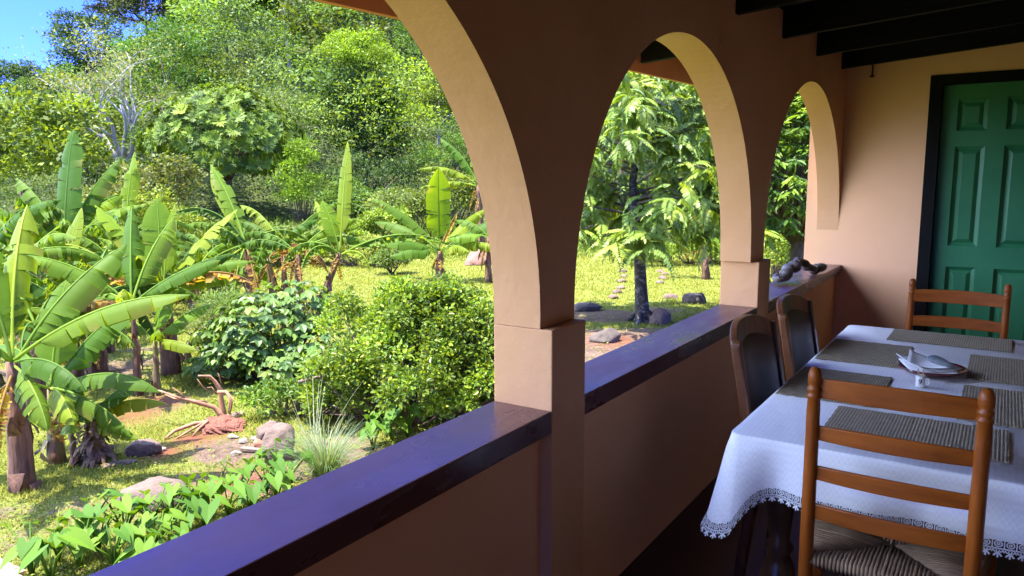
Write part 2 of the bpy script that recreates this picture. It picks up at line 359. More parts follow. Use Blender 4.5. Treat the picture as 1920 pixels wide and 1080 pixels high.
C = pal([(.11, .19, .03), (.19, .27, .05), (.17, .11, .06), (.24, .19, .11)], n, w=[.32, .3, .22, .16])
tag(quads_obj('weeds', V, C, GRASSM), 'tiny broad leaved weeds and leaf litter on the bare patches of the yard', 'ground cover', kind='stuff')

# ================================================================== VERANDA HOUSE
house = thing('veranda_house', 'ochre painted veranda with arches, black rafters and a green panelled door', 'house', (0, 0, 0))
YE = 6.62; XI, XO = -.042, -.21; ZS = 1.063
bays = [(-2.34, -.34), (-.108, 1.892), (2.105, 4.10), (4.36, YE)]      # clear openings along the arcade
def arch_z(k, y):
    y0, y1 = bays[k]; a = (y1-y0)/2; c = (y0+y1)/2; bz = 1.0 if k < 3 else 1.06
    return 1.10+bz*math.sqrt(max(0, 1-((y-c)/a)**2))
line = [(-2.8, ZS)]
for k, (y0, y1) in enumerate(bays):
    line.append((y0, ZS))
    for i in range(65):
        th = PI*i/64; y = (y0+y1)/2-(y1-y0)/2*math.cos(th); line.append((y, arch_z(k, y)))
    if k < 3: line.append((y1, ZS))
b = MB(); ZT = 2.56; n = len(line)
for i in range(n-1):
    (ya, za), (yb, zb) = line[i], line[i+1]
    b.add([(XI, ya, za), (XI, yb, zb), (XO, yb, zb), (XO, ya, za)], [(0, 3, 2, 1)])
    if abs(ya-yb) > 1e-6:
        b.add([(XI, ya, za), (XI, yb, zb), (XI, yb, ZT), (XI, ya, ZT)], [(0, 1, 2, 3)])
        b.add([(XO, ya, za), (XO, yb, zb), (XO, yb, ZT), (XO, ya, ZT)], [(3, 2, 1, 0)])
b.build('arcade_wall', PAINT, house)
for y0, y1 in ((-.34, -.108), (1.892, 2.105), (4.124, 4.36)):
    b = MB(); box(b, XO-.002, 0, y0, y1 if y1 != 4.36 else 4.36, G0-.2, ZS-.001); b.build('pier', PAINT, house, bevel=.004)
for k, (y0, y1) in enumerate(((-2.8, -.34), (-.108, 1.892), (2.105, 4.124), (4.36, YE))):
    b = MB(); box(b, -.165, XI, y0-.01, y1+.01, G0-.2, .7445); b.build('parapet_wall', SMOOTHPAINT, house)
    b = MB(); box(b, XO+.001, -.001, y0+.001, y1-.001, .745, .815); b.build('parapet_cap', CAPM, house, bevel=.003)
# end wall with the door opening
DX0, DX1, DZT = .635, 1.435, 2.215
b = MB(); x1 = 3.2
box(b, -.30, DX0-.085, YE, YE+.16, G0-.2, 2.75); box(b, DX0-.085, DX1+.085, YE, YE+.16, DZT+.07, 2.75); box(b, DX1+.085, x1, YE, YE+.16, G0-.2, 2.75)
b.build('end_wall', SMOOTHPAINT, house)
b = MB(); box(b, DX0-.085, DX0, YE-.012, YE+.15, 0, DZT+.07); box(b, DX1, DX1+.085, YE-.012, YE+.15, 0, DZT+.07); box(b, DX0, DX1, YE-.012, YE+.15, DZT, DZT+.07)
b.build('door_frame', DOORBLK, house)
door = None
b = MB(); yd = YE+.06
st = [(DX0+.004, DX0+.105), (.935, 1.055), (DX1-.105, DX1-.004)]
pz = [(.25, .84), (1.0, 1.755), (1.87, 2.105)]
rails = [(.01, .25), (.84, 1.0), (1.755, 1.87), (2.105, 2.212)]
for s in st: box(b, s[0], s[1], yd, yd+.045, .01, 2.212)
for s in ((st[0][1], st[1][0]), (st[1][1], st[2][0])):
    for r in rails: box(b, s[0], s[1], yd+.0005, yd+.044, r[0], r[1])
door = b.build('door', GREEN, house)
for s in ((st[0][1], st[1][0]), (st[1][1], st[2][0])):
    for z0, z1 in pz:
        c = MB(); x0_, x1_ = s; e = .028
        # bevelled raised panel
        o = [(x0_, z0), (x1_, z0), (x1_, z1), (x0_, z1)]; q = [(x0_+e, z0+e), (x1_-e, z0+e), (x1_-e, z1-e), (x0_+e, z1-e)]; q2 = [(x0_+e*2, z0+e*2), (x1_-e*2, z0+e*2), (x1_-e*2, z1-e*2), (x0_+e*2, z1-e*2)]
        vs = [(p[0], yd+.014, p[1]) for p in o]+[(p[0], yd+.03, p[1]) for p in q]+[(p[0], yd+.012, p[1]) for p in q2]
        fs = [(i, (i+1) % 4, 4+(i+1) % 4, 4+i) for i in range(4)]+[(4+i, 4+(i+1) % 4, 8+(i+1) % 4, 8+i) for i in range(4)]+[(8, 9, 10, 11)]
        c.add(vs, fs); c.build('panel', GREEN, door)
b = MB(); box(b, DX0, DX1, YE+.152, YE+.17, 0, 2.3); b.build('door_backing', DOORBLK, house)
# house wall beside the veranda and the wall behind
b = MB(); box(b, 3.0, 3.15, -2.8, YE, 0, 2.9); b.build('house_wall', simple('brown_wall_boards', (.34, .17, .08), (.40, .21, .10), 4, .6, .2, 30, stretch=(1, 1, 5)), house)
b = MB(); box(b, 1.1, 3.0, -2.95, -2.8, 0, 2.9); box(b, -.042, 1.1, -2.95, -2.8, 2.15, 2.9); b.build('rear_wall', bpy.data.materials['brown_wall_boards'], house)  # opening beside the parapet is added, unseen, to light the cloth front
def raf_z(x, y): return 2.29+.026*(y-3.7)+.074*x
XE = -.93
for y in (6.386, 5.49, 4.58, 3.70, 2.80, 1.90, 1.0, .1, -.8, -1.7, -2.6):
    b = MB(); h = .15; w = .025
    vs = [(xx, yy, raf_z(xx, y)+dz) for xx in (XE+.02, 3.0) for yy in (y-w, y+w) for dz in (0, h)]
    b.add(vs, [(0, 1, 3, 2), (4, 6, 7, 5), (0, 4, 5, 1), (2, 3, 7, 6), (0, 2, 6, 4), (1, 5, 7, 3)]); b.build('rafter', BLACKW, house, bevel=.003)
def sloped(x0, x1, y0, y1, dz0, dz1):
    vs = [(x, y, raf_z(x, y)+dz) for x in (x0, x1) for y in (y0, y1) for dz in (dz0, dz1)]
    return vs, [(0, 1, 3, 2), (4, 6, 7, 5), (0, 4, 5, 1), (2, 3, 7, 6), (0, 2, 6, 4), (1, 5, 7, 3)]
b = MB()
for i in range(42):
    y0 = -3.2+i*.24; b.add(*sloped(XE+.0, 3.0, y0, y0+.236, .151, .17))
b.build('ceiling_boards', CEILM, house)
b = MB(); b.add(*sloped(XE-.06, 3.3, -3.4, YE+.35, .175, .20)); b.build('roof', ROOFM, house)
b = MB(); b.add(*sloped(XE-.025, XE, -3.4, YE+.35, -.05, .172)); b.build('fascia', FASCIA, house)
b = MB(); tube(b, [(.145, YE-.03, 2.41), (.148, YE-.028, 2.37), (.146, YE-.028, 2.315)], .007, 6); tube(b, [(.135, YE-.03, 2.31), (.146, YE-.05, 2.305), (.158, YE-.03, 2.31)], .009, 6)
b.build('hook', simple('rust_hook', (.10, .012, .008), None, 5, .6, 0), house)
b = MB(); box(b, -.165, 3.0, -2.8, YE+.14, -.12, 0); fl = b.build('floor', FLOORM); tag(fl, kind='structure')

# ================================================================== TABLE, CLOTH, THINGS ON IT
TX0, TX1, TY0, TY1, TZ = .470, 1.378, 2.13, 4.128, .765
tb = thing('dining_table', 'long dark wooden dining table with turned legs under the white cloth', 'table', ((TX0+TX1)/2, (TY0+TY1)/2, 0))
cx, cy = (TX0+TX1)/2, (TY0+TY1)/2
b = MB(); box(b, TX0+.006-cx, TX1-.006-cx, TY0+.006-cy, TY1-.006-cy, TZ-.034, TZ-.004); b.build('tabletop', TABLEW, tb)
b = MB()
for y in (TY0+.10, TY1-.10): box(b, TX0+.12-cx, TX1-.12-cx, y-.012-cy, y+.012-cy, TZ-.13, TZ-.035)
for x in (TX0+.08, TX1-.08): box(b, x-.012-cx, x+.012-cx, TY0+.12-cy, TY1-.12-cy, TZ-.13, TZ-.035)
b.build('apron', TABLEW, tb)
prof = [(.03, 0), (.036, .03), (.026, .06), (.03, .10), (.05, .2), (.058, .26), (.045, .33), (.03, .36), (.045, .385), (.03, .41), (.036, .46), (.046, .56), (.048, .60), (.048, .73)]
for sx in (TX0+.12, TX1-.12):
    for sy in (TY0+.14, TY1-.14):
        b = MB(); lathe(b, prof, sx-cx, sy-cy, 0, 18); b.build('leg', TABLEW, tb, smooth=True)
# cloth: perimeter walk with rounded corners, skirt hangs with folds and long corner points
DROP = .150
def perim():
    r = .03; pts = []
    cs = [(TX0+r, TY0+r, PI, 1.5*PI), (TX1-r, TY0+r, 1.5*PI, 2*PI), (TX1-r, TY1-r, 0, .5*PI), (TX0+r, TY1-r, .5*PI, PI)]
    prev = None
    for (x, y, a0, a1) in cs:
        arc = [(x+r*math.cos(a0+(a1-a0)*i/8), y+r*math.sin(a0+(a1-a0)*i/8), math.cos(a0+(a1-a0)*i/8), math.sin(a0+(a1-a0)*i/8)) for i in range(9)]
        if prev:
            L_ = math.hypot(arc[0][0]-prev[0], arc[0][1]-prev[1]); k = int(L_/.02)
            for i in range(1, k): t_ = i/k; pts.append((prev[0]+(arc[0][0]-prev[0])*t_, prev[1]+(arc[0][1]-prev[1])*t_, arc[0][2], arc[0][3]))
        pts += arc; prev = arc[-1]
    L_ = math.hypot(pts[0][0]-prev[0], pts[0][1]-prev[1]); k = int(L_/.02)
    for i in range(1, k): t_ = i/k; pts.append((prev[0]+(pts[0][0]-prev[0])*t_, prev[1]+(pts[0][1]-prev[1])*t_, pts[0][2], pts[0][3]))
    return np.array(pts)
PE = perim(); NP_ = len(PE)
dd = np.hypot(*(np.roll(PE[:, :2], -1, 0)-PE[:, :2]).T); SS = np.concatenate([[0], np.cumsum(dd)]); PL = SS[-1]
corner_s = [SS[np.argmin(np.hypot(PE[:, 0]-c[0], PE[:, 1]-c[1]))] for c in ((TX0, TY0), (TX1, TY0), (TX1, TY1), (TX0, TY1))]
def cdist(s):
    return min(min(abs(s-c), PL-abs(s-c)) for c in corner_s)
def surf(s, t):
    """point of the hanging skirt: s along the edge, t down the cloth"""
    s = s % PL; i = min(int(np.searchsorted(SS, s, 'right'))-1, NP_-1); j = (i+1) % NP_; f = (s-SS[i])/max(dd[i], 1e-6)
    p = PE[i]*(1-f)+PE[j]*f; nn = p[2:4]/np.hypot(p[2], p[3]); q = cdist(s); w = math.exp(-(q/.055)**2)
    side = (s-min(corner_s, key=lambda c: min(abs(s-c), PL-abs(s-c))))
    if side > PL/2: side -= PL
    if side < -PL/2: side += PL
    u = t/.2
    tz = min(t, DROP)*(1+.85*w)+max(0, t-DROP)
    fold = .010*math.sin(s*19+1.0)+.007*math.sin(s*33+.4)+.006*math.sin(s*9)
    off = .008*min(1, t/.02)+u*(.012+fold+.055*w-.03*math.exp(-((q-.13)/.05)**2))
    tang = np.array([-nn[1], nn[0]])
    # the corner flap gathers toward its point
    pull = -.25*side*w*u if abs(side) < .2 else 0
    z = TZ-tz*(1-.06*u)+.003*(1-min(1, t/.02))
    if t < .012: z = TZ+.002-.3*t
    return np.array([p[0]+nn[0]*off+tang[0]*pull, p[1]+nn[1]*off+tang[1]*pull, z])
rows = [0, .004, .012, .025, .045, .07, .095, .12, DROP]
b = MB()
ss = np.unique(np.concatenate([np.arange(0, PL, .012)]+[np.clip(np.arange(c-.1, c+.1, .005), 0, PL-.001) for c in corner_s])); ns = len(ss)
vs = [surf(s, t_) for t_ in rows for s in ss]
fs = [(k*ns+i, k*ns+(i+1) % ns, (k+1)*ns+(i+1) % ns, (k+1)*ns+i) for k in range(len(rows)-1) for i in range(ns)]
fs.append(tuple(reversed(range(ns))))
b.add(vs, [tuple(reversed(f)) for f in fs])
cl = b.build('tablecloth', CLOTH, smooth=True)
tag(cl, 'white damask tablecloth with scalloped lace edge draped over the dining table', 'tablecloth')
# lace as strokes of thread laid in the skirt surface
lb = MB()
def stroke(pts2, w):
    for (s0, t0), (s1, t1) in zip(pts2[:-1], pts2[1:]):
        l = math.hypot(s1-s0, t1-t0)+1e-9; ox, oy = -(t1-t0)/l*w/2, (s1-s0)/l*w/2
        lb.add([surf(s0-ox, t0-oy), surf(s1-ox, t1-oy), surf(s1+ox, t1+oy), surf(s0+ox, t0+oy)], [(0, 1, 2, 3)])
hs = np.arange(0, PL+.0005, .001); hp = np.array([surf(s, DROP) for s in hs]); hl = np.concatenate([[0], np.cumsum(np.linalg.norm(np.diff(hp, axis=0), axis=1))]); HL = hl[-1]
surf_s = surf
def surf(h, t): return surf_s(float(np.interp(h % HL, hl, hs)), t)
NM = int(HL/.0255); PM = HL/NM
for i in range(NM):
    s0 = i*PM; c = s0+PM/2; T0 = DROP-.003
    stroke([(s0, T0), (s0+PM/2, T0), (s0+PM, T0)], .004)
    stroke([(s0, T0), (s0, T0+.024)], .0028)
    R1 = .0082; stroke([(c+R1*math.cos(a_), T0+.012+R1*math.sin(a_)) for a_ in np.linspace(0, 2*PI, 11)], .0032)
    R1 = .0032; stroke([(c+R1*math.cos(a_), T0+.012+R1*math.sin(a_)) for a_ in np.linspace(0, 2*PI, 7)], .0030)
    stroke([(s0, T0+.024), (s0+PM/2, T0+.024), (s0+PM, T0+.024)], .0026)
    for k in range(4): stroke([(s0+PM*k/4, T0+.024), (s0+PM*(k+1)/4, T0+.036)], .0016); stroke([(s0+PM*(k+1)/4, T0+.024), (s0+PM*k/4, T0+.036)], .0016)
    stroke([(s0, T0+.030), (s0+PM*.5, T0+.036), (s0+PM, T0+.030)], .002)
    for a_ in (-.75, 0, .75):
        stroke([(c, T0+.035), (c+.007*math.sin(a_), T0+.035+.008*math.cos(a_)), (c+.013*math.sin(a_), T0+.035+.0155*math.cos(a_))], .0044)
lb.build('lace_trim', LACE, cl)
# placemats
def placemat(x0, x1, y0, y1, label, rot=0):
    t_ = thing('placemat', label, 'placemat', ((x0+x1)/2, (y0+y1)/2, TZ+.0045), rot, 'woven placemats on the table'); b = MB(); hx, hy = (x1-x0)/2, (y1-y0)/2
    nx, ny = 24, 18
    vs = []; 
    for zt in (0, .003):
        for j in range(ny+1):
            for i in range(nx+1):
                x = -hx+2*hx*i/nx; y = -hy+2*hy*j/ny; vs.append((x+.0012*math.sin(j*2.1), y+.0012*math.sin(i*1.9), zt+.0006*math.sin(i*1.7+j)))
    fs = []; st_ = nx+1; o = (nx+1)*(ny+1)
    for j in range(ny):
        for i in range(nx): q = j*st_+i; fs.append((q+o, q+1+o, q+1+st_+o, q+st_+o)); fs.append((q, q+st_, q+1+st_, q+1))
    rim = [i for i in range(nx+1)]+[j*st_+nx for j in range(1, ny+1)]+[ny*st_+i for i in range(nx-1, -1, -1)]+[j*st_ for j in range(ny-1, 0, -1)]
    for a_, c_ in zip(rim, rim[1:]+rim[:1]): fs.append((a_, c_, c_+o, a_+o))
    b.add(vs, fs); bpy.data.objects.remove(t_)
    ob = b.build('placemat', MATW); ob.location = ((x0+x1)/2, (y0+y1)/2, TZ+.0042); ob.rotation_euler = (0, 0, rot)
    return tag(ob, label, 'placemat', 'woven placemats on the table')
placemat(.69, 1.155, 2.27, 2.57, 'beige woven placemat behind the rails of the front ladder back chair')
placemat(.478, .790, 2.61, 3.06, 'beige woven placemat beside the nearer dark upholstered chair')
placemat(.480, .800, 3.23, 3.69, 'beige woven placemat left of the plate, beside the farther upholstered chair')
placemat(.680, 1.165, 3.80, 4.10, 'beige woven placemat at the door end of the table', .0)
placemat(1.02, 1.345, 3.19, 3.655, 'beige woven placemat right of the plate of napkins')
placemat(1.02, 1.345, 2.62, 3.085, 'beige woven placemat on the table edge nearest the house, closer one')
# plate, napkins, stone, number cup
pc = (.905, 3.215)
b = MB(); lathe(b, [(.05, 0), (.085, .006), (.115, .020), (.122, .028), (.118, .028), (.108, .020), (.08, .011), (.01, .010)], pc[0], pc[1], TZ+.004, 36)
tag(b.build('plate', MAROON, smooth=True), 'shallow maroon plate holding folded napkins on the white cloth', 'plate')
nap = thing('napkin_stack', 'folded white paper napkins lying on the maroon plate', 'napkins', (pc[0]-.01, pc[1], TZ+.018), .25)
def sheet(hx, hy, z, rot, lift, warp):
    b = MB(); vs = []; N_ = 10
    for k in (0, .0025):
        for j in range(N_+1):
            for i in range(N_+1):
                u, v = i/N_*2-1, j/N_*2-1; x, y = u*hx, v*hy
                c_, s_ = math.cos(rot), math.sin(rot)
                vs.append((x*c_-y*s_, x*s_+y*c_, z+k+lift*max(0, (-u*.8+v*.5))**1.6+warp*math.sin(u*3+v*2)*.5+.004*u*u))
    fs = []; w = N_+1; o = w*w
    for j in range(N_):
        for i in range(N_): q = j*w+i; fs += [(q+o, q+1+o, q+1+w+o, q+w+o), (q, q+w, q+1+w, q+1)]
    rim = list(range(w))+[j*w+N_ for j in range(1, w)]+[N_*w+i for i in range(N_-1, -1, -1)]+[j*w for j in range(N_-1, 0, -1)]
    for a_, c_ in zip(rim, rim[1:]+rim[:1]): fs.append((a_, c_, c_+o, a_+o))
    b.add(vs, fs); return b
sheet(.085, .085, .004, .1, .008, .004).build('napkin', NAPK, nap, smooth=True)
sheet(.082, .080, .013, .45, .020, .005).build('napkin', NAPK, nap, smooth=True)
sheet(.070, .062, .022, -.2, .022, .004).build('napkin', NAPK, nap, smooth=True)
b = MB(); vs = []; fs = []; nu, nv = 18, 12
for j in range(nv+1):
    for i in range(nu):
        a_ = 2*PI*i/nu; p_ = PI*j/nv; r = .052*(1+.15*math.cos(a_)-.25*max(0, math.cos(a_-.2))**8*-1)
        vs.append((r*math.sin(p_)*math.cos(a_)*1.25, .034*math.sin(p_)*math.sin(a_)*(1-.35*math.cos(a_)), .016*math.cos(p_)))
for j in range(nv):
    for i in range(nu): q, w = j*nu+i, j*nu+(i+1) % nu; fs.append((q, q+nu, w+nu, w))
b.add(vs, fs); sto = b.build('paperweight_stone', STONE, smooth=True); sto.location = (pc[0]+.022, pc[1]-.012, TZ+.060); sto.rotation_euler = (.15, .18, -.45); sto.scale = (.72, .72, .8)
tag(sto, 'flat blue grey stone weighing down the white napkins', 'stone')
cup = thing('number_cup', 'small white cup marked 9 holding two wooden picks', 'table number', (.888, 2.985, TZ+.004))
b = MB(); lathe(b, [(.013, 0), (.015, .003), (.0145, .02), (.0165, .042), (.0145, .042), (.012, .02), (.002, .006)], 0, 0, 0, 20); b.build('cup', WHITEG, cup, smooth=True)
b = MB(); tube(b, [(.014, 0, .032), (.026, -.003, .034), (.031, -.004, .024), (.027, -.003, .011), (.015, 0, .009)], .0024, 6); b.build('handle', WHITEG, cup, smooth=True)
for dx, tl in ((-.005, -.004), (.005, .003)):
    b = MB(); tube(b, [(dx, 0, .008), (dx+tl, .002, .063)], .0022, 6); b.build('pick', STICK, cup)
fc = bpy.data.curves.new('numeral', 'FONT'); fc.body = '9'; fc.size = .026; fc.extrude = .0006; fc.align_x = 'CENTER'
fo = bpy.data.objects.new('numeral_curve', fc); COL.objects.link(fo); dg = bpy.context.evaluated_depsgraph_get()
nm = bpy.data.meshes.new_from_object(fo.evaluated_get(dg)); bpy.data.objects.remove(fo)
no_ = bpy.data.objects.new('numeral', nm); COL.objects.link(no_); nm.materials.clear(); nm.materials.append(DOORBLK); no_.parent = cup
no_.location = (.0015, -.0168, .012); no_.rotation_euler = (PI/2, 0, .1)

# ================================================================== CHAIRS
def ladder_chair(label, x, y, rot, w, h, slatz, sh, dep=.36):
    """origin under the middle of the back; the seat runs toward +y"""
    t_ = thing('ladder_back_chair', label, 'chair', (x, y, 0), rot, 'ladder back chairs at the table ends'); hw = w/2
    for s in (-1, 1):
        b = MB(); r = .0165
        k = h/1.06
        pr = [(.013, 0), (.016, .05), (r, .3), (r+.001, h*.55), (r, h-.115), (r-.001, h-.082), (r+.0015, h-.078), (r+.0015, h-.072), (r-.003, h-.067), (r+.001, h-.060), (r+.001, h-.054), (r-.003, h-.049), (r+.0005, h-.040), (r, h-.018), (r-.005, h-.004), (.004, h)]
        lathe(b, pr, 0, 0, 0, 18)
        o = b.build('post', WOODH, t_, smooth=True); o.location = (s*hw, 0, 0); o.rotation_euler = (math.radians(.8), 0, 0)
        b = MB(); lathe(b, [(.012, 0), (.018, .06), (.019, sh-.06), (.017, sh-.01), (.008, sh+.012)], s*(hw+.035), dep, 0, 16); b.build('leg', WOODH, t_, smooth=True)
    for (z0, z1, cr) in slatz:
        b = MB(); vs = []; N_ = 12
        for i in range(N_+1):
            u = i/N_*2-1; xx = u*(hw-.008); yb = -.020*(1-u*u)-.006
            top = z1-(cr*u*u); 
            for yy in (yb-.006, yb+.006): vs += [(xx, yy, z0), (xx, yy, top)]
        fs = []
        for i in range(N_):
            q = i*4; fs += [(q, q+4, q+5, q+1), (q+2, q+3, q+7, q+6), (q+1, q+5, q+7, q+3), (q, q+2, q+6, q+4)]
        fs += [(0, 1, 3, 2), (N_*4, N_*4+2, N_*4+3, N_*4+1)]
        b.add(vs, fs); b.build('slat', WOODHX, t_, bevel=.003)
    for z in (.13, .24):
        for s in (-1, 1): b = MB(); tube(b, [(s*hw, 0, z), (s*(hw+.035), dep, z)], .009, 8); b.build('stretcher', WOODH, t_, smooth=True)
    b = MB(); tube(b, [(-hw-.035, dep, .2), (hw+.035, dep, .2)], .010, 8); b.build('stretcher', WOODH, t_, smooth=True)
    # rush seat: strands run parallel to each rail and turn on the diagonals
    b = MB(); A = [np.array(p) for p in ((-hw+.0, .0), (hw, .0), (hw+.032, dep), (-hw-.032, dep))]; C_ = (A[0]+A[1]+A[2]+A[3])/4; NS = 20
    for e in range(4):
        p, q = A[e], A[(e+1) % 4]
        out = unit((p+q)/2-C_); ML = float(np.linalg.norm((p+q)/2-C_)); NS = int(np.linalg.norm(q-p)/.0092)
        for k in range(NS):
            f = (k+.5)/NS; e_ = p+(q-p)*f; ln = min(f, 1-f)*2*ML; jit = rng.randn()*.0008; z0 = sh+.006
            inner = e_-out*max(.004, ln); mid_ = e_-out*max(.002, ln*.45); r_ = .0048+rng.rand()*.0006
            tube(b, [(*(e_+out*.004), z0-.026), (*(e_+out*.014), z0-.012), (*(e_+out*.006), z0+.004+jit), (*mid_, z0+.004+jit), (*inner, z0-.006+jit)], r_, 6)
    b.build('rush_seat', RUSH, t_, smooth=True)
    return t_
ladder_chair('near honey brown ladder back chair with four slats in front of the lace hem', .912, 1.97, .0, .367, 1.037,
             [(.958, 1.013, .006), (.847, .890, .006), (.742, .783, .005), (.637, .681, .004)], .525)
fcz = [(.865, .935, .008), (.735, .795, .008), (.61, .66, .006)]
ladder_chair('far ladder back chair standing before the green door', .925, 4.46, PI, .425, .985, fcz, .46)
def uph_chair(label, y, x=.345, rz=-PI/2):
    """origin under the middle of the back; the seat runs toward +y of the chair"""
    t_ = thing('upholstered_chair', label, 'chair', (x, y, 0), rz, 'dark upholstered chairs along the parapet'); hw = .24
    def by(z): return -.10*max(0, z-.42)/.58-.015                 # rake of the back
    for s in (-1, 1):
        b = MB(); vs = []; zs = np.concatenate([np.linspace(0, .90, 12), [.925, .935]])
        for z in zs:
            c = by(z) if z > .42 else -.015-.05*(1-z/.42); w = (.020+.004*math.sin(z*5))*(1 if z < .91 else (.8 if z < .93 else .45)); xx = s*(hw-.018*(max(0, z-.8)/.2)**2*0)
            vs += [(xx-w, c-.018, z), (xx+w, c-.018, z), (xx+w, c+.018, z), (xx-w, c+.018, z)]
        fs = [(0, 3, 2, 1)]
        for i in range(len(zs)-1):
            for j in range(4): fs.append((i*4+j, i*4+(j+1) % 4, i*4+4+(j+1) % 4, i*4+4+j))
        n_ = (len(zs)-1)*4; fs.append((n_, n_+1, n_+2, n_+3)); b.add(vs, fs); b.build('post', WOODD, t_, bevel=.006)
        b = MB(); lathe(b, [(.014, 0), (.02, .2), (.024, .40)], s*(hw-.01), .40, 0, 4); b.build('leg', WOODD, t_)
    # arched crest rail with a concave lower edge
    b = MB(); vs = []; N_ = 20
    for i in range(N_+1):
        u = i/N_*2-1; xx = u*(hw+.018); top = .918+.062*(1-abs(u)**2.6); low = .835+.055*(1-u*u)
        for z in (low, top): vs += [(xx, by(z)-.017-.045*(1-u*u), z), (xx, by(z)+.015-.045*(1-u*u), z)]
    fs = [(0, 1, 3, 2), (N_*4, N_*4+2, N_*4+3, N_*4+1)]
    for i in range(N_):
        q = i*4; fs += [(q, q+4, q+5, q+1), (q+2, q+3, q+7, q+6), (q, q+2, q+6, q+4), (q+1, q+5, q+7, q+3)]
    b.add(vs, fs); b.build('crest_rail', WOODD, t_, bevel=.006)
    b = MB(); box(b, -hw, hw, -.03, -.004, .46, .50); b.build('back_rail', WOODD, t_, bevel=.004)
    # padded back, rounded at the top
    b = MB(); vs = []; nx, nz = 14, 16
    for sgn in (1, -1):
        for j in range(nz+1):
            for i in range(nx+1):
                u = i/nx*2-1; v = j/nz; zt = .868+.045*(1-u*u); z = .50+(zt-.50)*v; pad = .022*(1-u**4)*(1-(2*v-1)**6)
                vs.append((u*(hw-.02), by(z)+sgn*(.006+pad)-.035*(1-u*u), z))
    fs = []; w = nx+1; o = w*(nz+1)
    for j in range(nz):
        for i in range(nx): q = j*w+i; fs += [(q, q+w, q+w+1, q+1), (q+o, q+1+o, q+w+1+o, q+w+o)]
    b.add(vs, fs); b.build('back_pad', LEATH, t_, smooth=True)
    b = MB(); vs = []; n1 = 12
    for zt in (0, 1):
        for j in range(n1+1):
            for i in range(n1+1):
                u, v = i/n1*2-1, j/n1; d_ = (1-u**6)*(1-(2*v-1)**6)
                vs.append((u*(hw+.01), .0+v*.44, .43+(zt*(.025+.035*d_))))
    fs = []; w = n1+1; o = w*w
    for j in range(n1):
        for i in range(n1): q = j*w+i; fs += [(q, q+w, q+w+1, q+1), (q+o, q+1+o, q+w+1+o, q+w+o)]
    rim = list(range(w))+[j*w+n1 for j in range(1, w)]+[n1*w+i for i in range(n1-1, -1, -1)]+[j*w for j in range(n1-1, 0, -1)]
    for a_, c_ in zip(rim, rim[1:]+rim[:1]): fs.append((a_, c_, c_+o, a_+o))
    b.add(vs, fs); b.build('seat', LEATH, t_, smooth=True)
    b = MB(); box(b, -hw+.02, hw-.02, .41, .43, .37, .43); box(b, -hw+.02, hw-.02, -.02, .0, .37, .43); box(b, -hw-.008, -hw+.012, .0, .41, .37, .43); box(b, hw-.012, hw+.008, .0, .41, .37, .43); b.build('seat_frame', WOODD, t_)
    return t_
uph_chair('dark upholstered wooden chair nearest the camera, against the parapet side of the table', 2.88, .43)
uph_chair('dark upholstered wooden chair farther along, below the second pier', 3.53, .435)

# driftwood on the parapet
b = MB(); pts = []; rad = []; N_ = 44
for i in range(N_):
    u = i/(N_-1); p = np.array([-.135+.10*u**.8, 5.20+.66*u, .862+.075*math.sin(PI*min(1, u*1.25))**1.3]); 
    p += np.array([.014*math.sin(u*26), .010*math.cos(u*22), .008*math.sin(u*19)]); pts.append(p)
    rad.append(.88*(.040+.004*math.sin(u*30)+.004*math.sin(u*47+1)) * (1.15 if u < .3 else (.80 if u < .9 else 1.05)))
tube(b, pts, rad, 14)
tube(b, [(-.12, 5.30, .90), (-.09, 5.20, .862), (-.135, 5.12, .848), (-.185, 5.17, .845), (-.17, 5.26, .87)], [.024, .028, .026, .024, .02], 10)
tube(b, [(-.06, 5.84, .86), (-.02, 5.93, .858), (.0, 5.97, .868)], [.034, .040, .02], 10)
dw = b.build('driftwood', DRIFT, smooth=True); sm = dw.modifiers.new('s', 'SUBSURF'); sm.levels = 1; sm.render_levels = 1
tag(dw, 'gnarled dark driftwood branch lying on the maroon parapet cap', 'driftwood')

